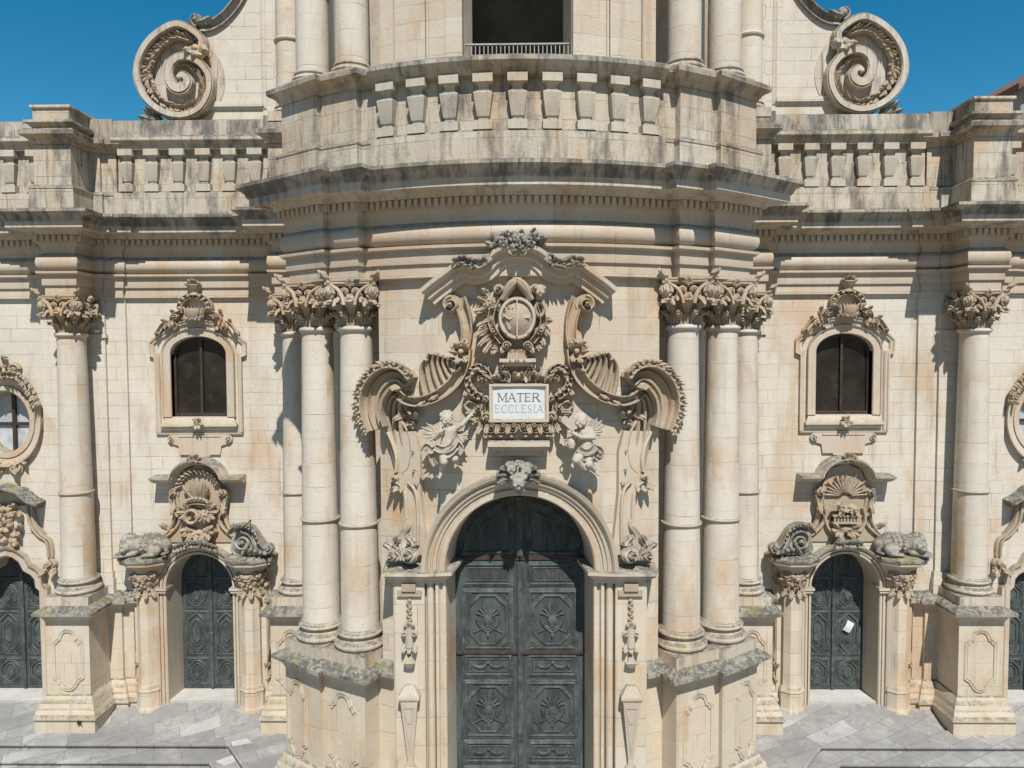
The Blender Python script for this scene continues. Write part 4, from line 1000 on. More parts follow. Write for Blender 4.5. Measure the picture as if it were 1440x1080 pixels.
# ---- side scrolls
for s in (-1, 1):
    f = flip(cw, s > 0)
    mb = MB()
    volute(mb, *E(637, 429), .225, f, pi*.5, 1.7, 1, .30, .055, .04)
    band(mb, smooth(EE((648, 420), (653, 436), (657, 455), (657, 475), (653, 494)), 4), lambda t: .13-.03*t, lambda t: .28-.08*t, f, RIB)
    band(mb, smooth(EE((654, 492), (652, 512), (643, 534), (626, 551), (606, 562), (586, 566), (570, 562), (560, 553)), 4), lambda t: .14-.05*t, lambda t: .26+.1*t, f, RIB)
    volute(mb, *E(560, 547), .14, f, pi*1.2, 1.5, -1, .34, .04, .04)
    sc = mb.build('curved_scroll', M['carve'], church, 40)
    mb = MB()
    base_ = [(650, 520), (645, 530), (638, 539), (629, 547), (619, 554), (608, 560), (597, 564)]
    tip_ = [(640, 508), (633, 505), (626, 503), (619, 501), (612, 499), (605, 498), (598, 507)]
    for i, (p, q_) in enumerate(zip(base_, tip_)):
        m1 = (p[0]*.62+q_[0]*.38-5, p[1]*.55+q_[1]*.45+3); m2 = (p[0]*.28+q_[0]*.72-6, p[1]*.22+q_[1]*.78)
        band(mb, smooth(EE(p, m1, m2, q_, (q_[0]+5, q_[1]+1)), 4), lambda t: .062*(1-.55*t), lambda t: .13+.16*t, f, ROUND, .02)
    poly(mb, EE((652, 520), (640, 505), (620, 499), (600, 498), (594, 520), (592, 545), (590, 566), (612, 563), (632, 551)), f, -.02, .10)
    for a in (60, 110, 170, 250, 300): leaf(mb, *E(651, 497), R_(a), .26, .09, f, .08, .16, 0, .18, 3, 0, 8, 6)
    mb.ball(f(*E(651, 495), .32), .06); 
    for p in EE((654, 505), (650, 518), (600, 566), (618, 557)): leaf(mb, *p, R_(200), .22, .06, f, .06, .10, .4, .22, 3, 0, 7, 4)
    leafrun(mb, smooth(EE((656, 478), (650, 492), (640, 487)), 3), .14, .05, f, 1, 0, .8, .05, .08, .2)
    mb.build('acanthus_spray', M['carve'], sc, 34, recalc=False)
    # broad ribbed hood scroll with leaf fringe
    cl = smooth(EE((573, 541), (563, 532), (550, 532), (537, 541), (527, 556), (523, 574), (524, 590), (529, 607)), 4)
    mb = MB(); wfun = lambda t: .20+.09*sin(pi*min(1, t*.95)); hfun = lambda t: .56-.20*t
    band(mb, cl, wfun, hfun, f, RIBS, 0)
    hs_ = mb.build('hood_scroll', M['carve'], church, 30)
    mb = MB(); out = [(x-n[0]*wfun(i/(len(cl)-1))*.93, z-n[1]*wfun(i/(len(cl)-1))*.93) for i, ((x, z), n) in enumerate(zip(cl, normals2(cl)))]
    for k in range(2): leafrun(mb, out, .17, .055, f, 1, -1, .75+.5*k, .07, .08, lambda t: .42-.17*t)
    for i, p in enumerate(out[::2]): mb.ball(f(p[0], p[1], .54-.2*i*2/len(out)), .042, n=6, m=5, bump=.4)
    mb.build('leaf_fringe', M['carve'], hs_, 34, recalc=False)
    # inner ribs and hooks below the hood scroll
    mb = MB()
    for o in (0, 9, 18): band(mb, smooth(EE((566+o*.2, 552+o*.3), (550+o*.6, 560+o*.5), (541+o, 580), (541+o, 610), (545+o, 640), (549+o, 664)), 4), .05, lambda t: .30-.22*t+.0, f)
    for p, a in (((572, 572), 60), ((578, 568), 110), ((575, 590), 20), ((566, 585), 200)): leaf(mb, *E(*p), R_(a), .26, .09, f, .08, .15, .5, .08, 3, 0, 8, 6)
    volute(mb, *E(573, 600), .12, f, 0, 1.2, 1, .16); volute(mb, *E(578, 640), .09, f, 0, 1.1, -1, .14)
    band(mb, smooth(EE((560, 596), (571, 615), (574, 640), (570, 662), (560, 672)), 4), .045, .14, f)
    volute(mb, *E(579, 668), .10, f, pi, 1.3, 1, .15)
    leaf(mb, *E(577, 676), R_(-70), .25, .08, f, .06, .1, .4, .05); leaf(mb, *E(566, 572), R_(-60), .3, .07, f, .07, .12, .6, .1)
    mb.build('scroll_ribs', M['carve'], hs_, 40, recalc=False)
    # console strip down to the impost
    mb = MB()
    poly(mb, smooth(EE((540, 612), (547, 630), (552, 650), (551, 668), (548, 682), (558, 690), (562, 705), (563, 735), (562, 790)), 3)+EE((598, 790), (592, 740), (588, 700), (588, 640), (580, 610)), f, -.05, .14)
    band(mb, smooth(EE((541, 612), (549, 630), (554, 650), (553, 670)), 4), .05, .22, f)
    band(mb, smooth(EE((550, 684), (562, 692), (567, 710), (568, 750), (567, 775)), 4), .05, .21, f)
    band(mb, smooth(EE((571, 684), (580, 694), (584, 712), (585, 750), (584, 775)), 4), .045, .21, f)
    volute(mb, *E(551, 678), .09, f, pi, 1.2, 1, .2, None, .08)
    for q in (0, 1, 2): leaf(mb, *E(550+q*4, 683), R_(-120+q*25), .28, .07, f, .06, .14, 0, .1)
    cs = mb.build('console', M['trim'], church, 35)
    mb = MB()
    volute(mb, *E(577, 788), .19, f, pi*.5, 1.7, -1, .24, .05, .26); volute(mb, *E(553, 790), .15, f, pi*.5, 1.5, 1, .22, .045, .26)
    for o_ in (-4, 2, 8): band(mb, smooth(EE((570+o_, 792), (560+o_*.8, 780), (560+o_*.6, 764), (568+o_*.5, 750), (571+o_*.3, 738)), 4), lambda t: .055-.025*t, lambda t: .36-.18*t, f, ROUND)
    for p, a, L in (((553, 776), 75, .28), ((582, 774), 105, .28), ((564, 796), 100, .26), ((548, 782), 120, .2)):
        leaf(mb, *E(*p), R_(a), L, .10, f, .08, .06, .5 if a > 90 else -.5, .27, 4, 0, 10, 6)
    mb.build('leaf_scroll', M['cornice'], cs, 34, recalc=False)

def head(mb, c, r):
    x, y, z = c
    mb.ball(c, r, n=14, m=10, sq=(.88, .92, 1.08)); mb.ball((x, y-r*.9, z-.12*r), r*.2, n=8, m=6, sq=(.8, 1, 1.3))
    for q in (-1, 1): mb.ball((x+q*r*.42, y-r*.62, z-.32*r), r*.34, n=8, m=6); mb.ball((x+q*r*.86, y, z-.1*r), r*.2, n=8, m=6)
    mb.ball((x, y-r*.6, z-.75*r), r*.28, n=8, m=6)
    for k in range(12): mb.ball((x+r*.86*cos(k*.53-.35), y-.25*r+.2*r*(k % 2), z+.34*r+r*.6*abs(sin(k*.53-.35))), r*.30, n=8, m=6)

# ---- coat of arms
mb = MB(); ox, oz = E(727, 449)
disc(mb, ox, oz, .37, .24, cw, .0, 0, 32, .86, .13)
arms = mb.build('coat_of_arms', M['carve'], church, 40)
mb = MB(); relief(mb, [(ox+.335*cos(k*pi/18), oz+.40*sin(k*pi/18)) for k in range(36)], [(-.045, -.05), (-.045, .28), (-.02, .32), (.015, .32), (.04, .27), (.04, -.05)], cw, True)
relief(mb, [(ox, oz-.38), (ox, oz+.38)], [(-.012, .2), (-.012, .385), (.012, .385), (.012, .2)], cw)
plate(mb, lin(ox+.03, ox+.25, 5), lambda x: oz+.0, lambda x: oz+.075, cw, .2, .345)
for q in (-.12, 0, .12): mb.ball(cw(ox-.16+q*.6, oz+.22+(.03 if q == 0 else 0), .33), .022, n=6, m=5)
band(mb, smooth([(ox-.28, oz+.08), (ox-.15, oz-.02), (ox-.05, oz+.05)], 3), .02, .05, cw, ROUND, .32)
for a_ in (60, 85, 110): leaf(mb, ox-.15, oz-.24, R_(a_), .22, .05, cw, .03, .02, 0, .28, 3, 0, 8, 4)
mb.build('shield_charges', M['trim'], arms, 35)
mb = MB()
for q in (-1, 1):
    for i, (px, py, r, a, t) in enumerate([(703, 428, .15, .2, 1), (752, 428, .15, 2.9, -1)] if False else []): pass
    f = flip(cw, q > 0)
    mx = lambda px, py: ((-abs(px))*.0149+ox*(-q if q > 0 else 1)*1.0, E(0, py)[1])
    volute(mb, *mx(31, 468), .12, f, pi, 1.4, -1, .24, .035, .05)
    band(mb, smooth([mx(29, 425), mx(34, 440), mx(35, 455), mx(30, 468), mx(20, 482)], 4), .06, .30, f, RIB)
    volute(mb, *mx(15, 487), .12, f, 0, 1.4, 1, .28, .035, .05)
    for px, py, a, L, b in ((8, 492, 250, .3, .6), (3, 492, 275, .30, 0), (13, 482, 225, .30, .6), (8, 478, 120, .2, .3), (20, 490, 200, .24, -.6)):
        leaf(mb, *mx(px, py), R_(a), L, .09, f, .09, .14, b, .10, 4, 0, 10, 6)
    for o_ in (0, 7, 14):                     # curling plumes over the shield
        band(mb, smooth([mx(16+o_*.3, 424), mx(15-o_*.2, 412), mx(9-o_*.4, 401), mx(1+o_*.2, 396), mx(-1+o_*.3, 402)], 4), lambda t: .085*(1-.4*t), lambda t: .22+.1*sin(pi*t), f, ROUND, .05)
    volute(mb, *mx(25, 408), .12, f, pi, 1.4, 1, .26, .035, .05)
    if q < 0:
        for px, py, a, L, b in ((34, 460, 205, .46, .4), (33, 468, 218, .50, .3), (31, 476, 232, .46, .2), (36, 452, 192, .36, .6), (27, 482, 246, .34, .1)):
            leaf(mb, *mx(px, py), R_(a), L, .085, f, .10, .16, b, .12, 2, 0, 12, 6)
        for px, py, a in ((42, 425, 150), (40, 418, 120), (46, 436, 190)): leaf(mb, *mx(px, py), R_(a), .22, .09, f, .08, .12, .2, .1, 3, 0, 8, 6)
    else:
        disc(mb, *mx(31, 437), .0, .0, f) if False else relief(mb, [(mx(31, 437)[0]+.09*cos(k*pi/8), mx(31, 437)[1]+.14*sin(k*pi/8)) for k in range(16)], [(-.04, 0), (-.04, .25), (0, .30), (.04, .25), (.04, 0)], f, True)
        for px, py, a, L, b in ((34, 462, 220, .26, .5), (31, 472, 240, .28, .4), (36, 452, 170, .2, .5), (26, 480, 250, .26, 0)): leaf(mb, *mx(px, py), R_(a), L, .085, f, .09, .13, b, .1, 4, 0, 10, 6)
mb.build('arms_scrollwork', M['carve'], arms, 34, recalc=False)
mb = MB(); berries(mb, *E(693, 430), .19, .17, 26, .042, cw, .12, 0, .12); mb.build('grape_cluster', M['carve'], arms, 34, recalc=False)
mb = MB()
hx, hz = E(758, 412)
head(mb, cw(hx, hz, .30), .115)
mb.ball(cw(hx, hz-.12, .2), .09)
organic('cherub_head', mb, M['carve'], arms, .009, 1)
mb = MB()
plate(mb, lin(*[E(p, 0)[0] for p in (703, 752)], 4), lambda x: E(0, 510)[1], lambda x: E(0, 505)[1], cw, -.02, .30)
plate(mb, lin(*[E(p, 0)[0] for p in (707, 748)], 4), lambda x: E(0, 516)[1], lambda x: E(0, 510)[1], cw, -.02, .22)
for q in (-1, 1):
    f = flip(cw, q > 0); mx = lambda px, py: (-px*.0149+ox*(1 if q < 0 else -1), E(0, py)[1])
    volute(mb, *mx(20, 516), .09, f, 0, 1.3, -1, .26); band(mb, smooth([mx(18, 520), mx(13, 530), mx(15, 538)], 3), .06, .18, f, RIB)
mb.build('arms_corbel', M['trim'], arms, 30)

# ---- carved surround of the plaque
mb = MB(); px0 = E(728.5, 0)[0]
for q in (-1, 1):
    f = flip(cw, q > 0); mx = lambda px, py: (-px*.0149+px0*(1 if q < 0 else -1), E(0, py)[1])
    sh = smooth([mx(40, 540), mx(44, 525), mx(55, 517), mx(66, 523), mx(70, 538), mx(64, 552), mx(52, 560)], 4)
    band(mb, sh, .075, .20, f, RIBS); volute(mb, *mx(52, 534), .11, f, pi*.3, 1.4, 1, .22); volute(mb, *mx(46, 563), .10, f, pi, 1.3, -1, .2)
    leafrun(mb, sh, .15, .05, f, 2, 1 if True else -1, .8, .05, .10, .12)
    leafrun(mb, sh, .12, .045, f, 2, -1, .8, .05, .08, .10)
    volute(mb, *mx(46, 588), .13, f, 0, 1.4, 1, .20); volute(mb, *mx(56, 574), .11, f, pi*.5, 1.4, -1, .18)
    band(mb, smooth([mx(44, 560), mx(50, 572), mx(47, 588), mx(42, 600)], 3), .05, .16, f, RIB)
    band(mb, smooth([mx(56, 572), mx(68, 566), mx(76, 572), mx(70, 580)], 4), .035, .12, f)
    for px, py, a, L in ((56, 590, 200, .26), (52, 598, 240, .24), (60, 582, 170, .22), (44, 604, 250, .22), (68, 548, 220, .2)): leaf(mb, *mx(px, py), R_(a), L, .08, f, .07, .13, .4, .06, 3, 0, 8, 6)
    for i, px in enumerate((0, 15, 30)):
        band(mb, smooth([mx(px+1, 597), mx(px+4, 605), mx(px+9, 608), mx(px+13, 604), mx(px+13, 598)], 3), .035, .20, f, RIB)
        volute(mb, *mx(px+7, 600), .065, f, 0, 1.3, 1, .22); leaf(mb, *mx(px+15, 598), R_(270), .22, .075, f, .09, .10, 0, .08, 4, 0, 9, 6)
        leaf(mb, *mx(px+8, 608), R_(255), .14, .07, f, .06, .08, 0, .06, 3, 0, 8, 6)
    for px, py, a, L in ((6, 536, 75, .22), (14, 536, 100, .24), (22, 537, 120, .22), (31, 538, 140, .22), (38, 538, 120, .2), (12, 528, 150, .22), (24, 530, 170, .2)): leaf(mb, *mx(px, py), R_(a), L, .08, f, .07, .13, .3, .06, 3, 0, 8, 6)
disc(mb, *E(728, 529), .08, .14, cw, 0, 0, 14, 1, .08); 
mb.build('plaque_surround', M['carve'], church, 34, recalc=False)
mb = MB(); X0, X1 = E(687, 0)[0], E(770, 0)[0]
plate(mb, lin(X0, X1, 6), lambda x: E(0, 628)[1], lambda x: E(0, 621)[1], cw, -.05, .36); plate(mb, lin(X0+.06, X1-.06, 6), lambda x: E(0, 634)[1], lambda x: E(0, 628)[1], cw, -.05, .28)
plate(mb, lin(X0+.22, X1-.22, 6), lambda x: E(0, 642)[1], lambda x: E(0, 634)[1], cw, -.05, .18)
mb.build('corbel_shelf', M['trim'], church, 20)
x0, z1 = E(691, 544); x1, z0 = E(767, 592)
pq = empty('plaque', ((x0+x1)/2, 14.95, z0), 'white marble plaque lettered MATER ECCLESIA in a carved frame above the main arch', 'plaque')
mb = MB(); plate(mb, lin(x0, x1, 4), lambda x: z0, lambda x: z1, cw, -.02, .13); mb.build('slab', M['marble'], pq, 20)
mb = MB(); relief(mb, rect(x0, x1, z0, z1), [(-.03, .0), (-.03, .15), (.0, .19), (.04, .19), (.055, .15), (.055, .0)], cw, True); mb.build('frame', M['trim'], pq, 20)
xm = (x0+x1)/2
mb = MB(); letters(mb, 'MATER', xm, z1-.235, .175, cw, .132, .12, .92, .12); mb.build('dark_lettering', M['ink'], pq, 20)
mb = MB(); letters(mb, 'ECCLESIA', xm, z0+.24, .165, cw, .132, .10, .80, .10); mb.build('worn_lettering', M['faint'], pq, 20)

# ---- keystone of cherub heads
mb = MB(); KF = flat(14.86)
kx, kz = E(728, 668)
head(mb, (kx, 14.64, kz-.12), .165); head(mb, (kx-.15, 14.70, kz+.16), .125); head(mb, (kx+.16, 14.70, kz+.12), .14)
mb.ball((kx, 14.9, kz), .27, sq=(1, .7, 1.05), bump=.3)
for q in (-1, 1):
    capsule(mb, (kx+q*.18, 14.82, kz-.02), (kx+q*.40, 14.84, kz-.05+.05*q), .09, .05); capsule(mb, (kx+q*.18, 14.82, kz+.08), (kx+q*.42, 14.86, kz+.05), .08, .04)
for p in ((-.10, -.30), (-.03, -.37), (.04, -.38), (.10, -.31)): capsule(mb, (kx+p[0]*.5, 14.72, kz-.2), (kx+p[0], 14.66, kz+p[1]), .06, .03)
ks = organic('keystone', mb, M['grey'], portal, .0095, 1)
for q in (-1, 1):
    mb = MB(); f = flip(flat(14.82), q > 0)
    for a, L, zz in ((165, .30, -.02), (190, .28, -.08), (145, .24, .06)): leaf(mb, -.2+kx*-q, kz+zz, R_(a), L, .08, f, .1, .14, .2, .0, 4, 0, 9, 6)
    mb.build('wing', M['grey'], ks, 34, recalc=False)

# ================================================================== side bays
def door_leaves(cx, s, name, label=None, outer=False):
    Y = 20.75; hw, sp = .88, 3.66
    d = empty(name, (s*cx, Y, .36), parent=church)
    if label: d['label'] = label
    for q in (-1, 1):
        f = shift(flip(flat(Y), False), s*cx, 0, q)          # drawn for x < 0 about the middle
        ff = (lambda x, z, h, q=q: flat(Y)(s*cx+(x if q < 0 else -x), z, h))
        arc = [(-hw*cos(k), sp+hw*sin(k)) for k in lin(0, pi/2-.02, 10)]
        mb = MB(); poly(mb, [(-.012, .36), (-hw, .36)]+arc+[(-.012, sp+hw)], ff, -.07, 0)
        lf = mb.build('door_leaf', M['door'], d, 20)
        mb = MB()
        for z0, z1, c in ((2.78, 3.60, .22), (1.40, 2.70, .24), (.50, 1.28, .20)):
            relief(mb, rect(-.78, -.12, z0, z1), mould(.035, .025), ff, True)
            x0, x1 = -.72, -.18
            if z1-z0 > 1: P = octo(x0, x1, z0+.06, z1-.06, c)
            else:
                m = (z0+z1)/2; P = [(x0, m-.14), (x0, m+.14), (x0+.2, z1-.06), (x1-.2, z1-.06), (x1, m+.14), (x1, m-.14), (x1-.2, z0+.06), (x0+.2, z0+.06)]
            relief(mb, P, mould(.03, .035), ff, True)
            P2 = [((x+.45)*.62-.45, (z-(z0+z1)/2)*.70+(z0+z1)/2) for x, z in P]; relief(mb, P2, mould(.025, .025), ff, True)
            poly(mb, [((x+.45)*.42-.45, (z-(z0+z1)/2)*.5+(z0+z1)/2) for x, z in P], ff, -.01, .025)
            for xx, zz, ax, az in ((x0, z0+.06, 1, 1), (x0, z1-.06, 1, -1), (x1, z0+.06, -1, 1), (x1, z1-.06, -1, -1)):
                relief(mb, [(xx, zz), (xx+ax*.12, zz), (xx, zz+az*.12)], mould(.012, .02), ff, True)
        relief(mb, [(-.78, 3.72)]+[(-.74*cos(k), 3.68+.74*sin(k)) for k in lin(.1, 1.38, 8)]+[(-.12, 3.72)], mould(.03, .025), ff, True)
        mb.build('panel_moulding', M['doordark'], lf, 25)
    mb = MB(); mb.box(s*cx-.04, s*cx+.04, Y-.05, Y-.002, .37, 4.4); mb.build('meeting_stile', M['doordark'], d, 20)
    return d
def door_surround(cx, s, full=True):
    p = empty('door_surround', (s*cx, 20, 0), parent=church)
    X = lambda x: s*(cx+x) if s > 0 else -cx-x*-1*-1
    f = (lambda Y: (lambda x, z, h: (s*cx+x, Y-h, z)))
    sp = 3.68
    F = f(19.98)
    mb = MB(); arc = archpts(0, 1.09, sp, 1.09, 28)
    relief(mb, [(-1.09, .0)]+arc+[(1.09, .0)], [(-.135, -.2), (-.135, .0), (-.11, .03), (-.065, .03), (-.06, -.03), (-.035, -.035), (-.03, .02), (.03, .03), (.035, .0), (.055, .0), (.06, .06), (.11, .10), (.16, .12), (.165, -.4)], F)
    P = [(-.955, .0)]+archpts(0, .955, sp, .955, 28)+[(.955, .0)]; P2 = [(-.885, .0)]+archpts(0, .885, sp, .885, 28)+[(.885, .0)]
    mb.grid([[F(a[0], a[1], .0), F(a[0]*.998, a[1], -.1), F(b[0], b[1], -.74), F(b[0], b[1], -.9)] for a, b in zip(P, P2)])
    mb.build('archivolt', M['trim'], p, 25)
    mb = MB(); mb.box(s*cx-.95, s*cx+.95, 20.02, 21.0, -.05, .35); mb.build('threshold', M['slab'], p, 20)
    mb = MB(); poly(mb, [(-1.2, .0), (-1.2, sp)]+archpts(0, 1.2, sp, 1.2, 24)[1:-1]+[(1.2, sp), (1.2, .0), (1.95, .0), (1.95, 4.2), (1.5, 4.75), (.95, 5.3), (-.95, 5.3), (-1.5, 4.75), (-1.95, 4.2), (-1.95, 0)], f(20.3), -.05, .14); mb.build('backing', M['wall'], p, 20)
    for q in (-1, 1):
        mb = MB()                                             # little imposts where the arch springs
        a, b = sorted((s*cx+q*.9, s*cx+q*1.25)); mb.box(a, b, 19.86, 20.3, sp-.07, sp); mb.box(a+.03, b-.03, 19.89, 20.3, sp-.15, sp-.07)
        mb.build('impost', M['trim'], p, 20)
        mb = MB(); cxx, cyy = s*cx+q*1.50, 19.98
        def oct_(r, z): return [(cxx+r*1.12*cos(k), cyy+r*sin(k), z) for k in [pi/8+i*pi/4 for i in range(8)]]
        mb.grid([oct_(r, z) for r, z in ((.38, -.05), (.38, .16), (.35, .20), (.32, .26), (.31, .30), (.31, .72), (.33, .74), (.315, .82), (.27, .88), (.26, .92), (.25, 1.3), (.25, 3.50), (.28, 3.52), (.28, 3.57), (.245, 3.60), (.25, 3.9), (.34, 4.2), (.36, 4.3))], cv=True)
        mb.box(cxx-.2, cxx+.2, cyy+.1, 20.3, -.05, 4.25); a, b = sorted((s*cx+q*1.72, s*cx+q*1.90)); mb.box(a, b, 20.02, 20.3, -.05, 3.9)
        pier = mb.build('pier', M['pedestal'], p, 22)
        mb = MB()
        def wrap(a0, r0=.26):
            def g(x, z, h): a = a0+x/.30; r = r0+h*.75; return (cxx+r*1.1*sin(a), cyy-r*cos(a), z)
            return g
        for k in range(-2, 3):
            leaf(mb, 0, 3.66, pi/2, .30, .11, wrap(k*.62), .05, .10, 0, 0, 5, 0, 12, 8); leaf(mb, 0, 3.80, pi/2, .40, .12, wrap(k*.62+.3), .06, .14, 0, .02, 5, 0, 12, 8)
            leaf(mb, 0, 3.70, -pi/2, .30, .08, wrap(k*.62+.3), .06, .06, .3*k, 0.02, 5, 0, 10, 8); leaf(mb, 0, 3.9, R_(40+100*(k % 2)), .25, .08, wrap(k*.55), .08, .10, .5, 0.05, 4, 0, 9, 6)
        for k in (-1, 1): volute(mb, 0, 4.08, .15, wrap(k*.72, .31), 0, 1.5, k, .12)
        mb.ball(wrap(0, .35)(0, 4.05, 0), .09, bump=.5); berries(mb, 0, 3.85, .12, .12, 8, .035, wrap(0, .30), .04)
        mb.build('capital', M['carve'], pier, 34, recalc=False)
        # moulded bracket slab
        a, b = s*cx+q*.98, s*cx+q*2.02
        if q < 0: a, b = b, a
        path = pts((a, 20.3), (a, 19.78), ((a*.7+b*.3) if q < 0 else (a*.7+b*.3), 19.55), (a*.3+b*.7, 19.55), (b, 19.78), (b, 20.3))
        mb = MB(); sweep_plan(mb, path, [(-.25, 4.24), (-.1, 4.24), (-.08, 4.29), (.0, 4.33), (.02, 4.37), (.06, 4.40), (.12, 4.42), (.13, 4.50), (.16, 4.52), (.17, 4.58), (.02, 4.66), (-.25, 4.67)], mis=[0]*7+[1]*4)
        cxm = (a+b)/2; mb.box(min(a, b)+.08, max(a, b)-.08, 19.62, 20.3, 4.62, 4.663)
        mb.build('bracket_slab', [M['trim'], M['cyma']], p, 25)
        mb = MB(); mg = (lambda x, z, h, q=q: (s*cx+q*x, 20.16-h, z))     # hanging curl on the outer side of the pier
        band(mb, smooth([(1.86, 3.9), (1.90, 2.8), (1.88, 1.9), (1.93, 1.6), (1.85, 1.45)], 4), .055, .12, mg); volute(mb, 1.87, 1.42, .13, mg, pi*.5, 1.4, -1, .16)
        leaf(mb, 1.88, 1.2, -pi/2, .3, .09, mg, .07, .1); leaf(mb, 1.9, 4.0, -pi/2, .35, .1, mg, .07, .16)
        mb.build('side_scroll', M['carve'], p, 45, recalc=False)
    # frame of the relief, from the brackets up to the hood
    G = f(20.18)
    mb = MB()
    out = [(-.62, 6.55), (-.60, 6.1), (-.55, 5.75), (-.62, 5.4), (-.85, 5.15), (-1.0, 4.95), (1.0, 4.95), (.85, 5.15), (.62, 5.4), (.55, 5.75), (.60, 6.1), (.62, 6.55), (.45, 7.0), (0, 7.2), (-.45, 7.0)]
    poly(mb, out, G, -.1, .06)
    for q in (-1, 1):
        g = (lambda x, z, h, q=q: G(q*x, z, h))
        for o in (0, .12): band(mb, smooth([(.66+o, 6.35-o), (.60+o, 6.05), (.55+o*1.4, 5.75), (.62+o*1.5, 5.45), (.85+o, 5.2), (1.12+o, 5.02)], 4), .05, .14, g)
        volute(mb, .70, 6.38, .15, g, pi*.5, 1.5, -1, .22, .04, .02)
        band(mb, smooth([(.76, 6.30), (.72, 6.05), (.64, 5.85), (.58, 5.7)], 4), lambda t: .09-.05*t, .18, g, RIB)
        leaf(mb, .74, 6.22, -pi*.55, .5, .09, g, .07, .12, .3, .1)
        leaf(mb, .80, 5.28, pi*.12, .42, .10, g, .06, .16, .8, .06)
    fr = mb.build('relief_frame', M['carve'], p, 40, recalc=False)
    # curved hood
    hp = [(-1.30, 6.72), (-.72, 6.72)]+[(-.64*cos(k), 6.74+.50*sin(k)) for k in lin(.12, pi-.12, 14)]+[(.72, 6.72), (1.30, 6.72)]
    mb = MB(); relief(mb, hp, [(-.06, -.05), (-.06, .20), (-.03, .24), (-.02, .31), (.02, .34), (.03, .40), (.075, .44), (.08, .50), (.11, .51), (.14, .40), (.17, -.05)], f(20.3)); mb.build('hood', M['cornice'], p, 25)
    mb = MB(); H = f(19.95)
    for a in (30, 70, 110, 150): leaf(mb, 0, 7.32, R_(a), .26, .08, H, .08, .08, 0, .02, 3, 0, 8, 6)
    for q in (-1, 1): volute(mb, q*.08, 7.30, .075, H, pi/2, 1.2, q, .16)
    mb.build('crest', M['carve'], p, 34, recalc=False)
    return p, f
def relief_plumes(p, f):
    mb = MB(); G = f(20.12); z = 6.3
    for a, L, b in ((58, .72, .5), (42, .66, .5), (136, .76, -.4), (120, .70, -.5), (90, .58, 0), (76, .6, .2), (105, .6, -.2)): leaf(mb, 0, z-.22, R_(a), L, .085, G, .07, .10, b, .05, 6, 0, 14, 6)
    for k in range(13):
        a = pi*.08+k*pi*.84/12; leaf(mb, .50*cos(a), 6.47+.46*sin(a), a+.6, .19, .07, G, .06, .08, 0, .03, 3, 0, 7, 4)
    band(mb, [(.30*cos(k), z-.24+.08*sin(k)) for k in lin(-.3, pi+.3, 12)], .05, .2, G, RIB)
    for k in range(9): mb.ball(G(.30*cos(k*pi/8), z-.15+.10*sin(k*pi/8), .18), .05, n=8, m=6)
    relief(mb, [(-.16+.17*cos(k*pi/10), z-.58+.19*sin(k*pi/10)) for k in range(20)], [(-.04, .02), (-.04, .2), (0, .24), (.04, .2), (.04, .02)], G, True)
    mb.ball(G(.14, z-.55, .1), .17, sq=(1, .8, .9), bump=.3); berries(mb, .14, z-.58, .2, .2, 18, .05, G, .12, 0, .1)
    for q in (-1, 1):
        for k, (a, L) in enumerate(((22, .46), (-8, .46), (-38, .42), (50, .42), (-65, .36))): leaf(mb, q*.18, z-.45, R_(a if q > 0 else 180-a), L, .10, G, .07, .12, .3*q, .04, 4, 0, 9, 6)
        volute(mb, q*.30, z-.98, .13, G, pi/2, 1.4, -q, .16)
        for a in (200, 240, 290, 170): leaf(mb, q*.16, z-.98, R_(a if q < 0 else 180-a), .38, .10, G, .08, .14, .4, .06)
    band(mb, smooth([(-.5, z-.98), (-.25, z-1.14), (0, z-1.04), (.25, z-1.14), (.5, z-.98)], 4), .07, .16, G)
    mb.build('plume_relief', M['carve'], p, 34, recalc=False)
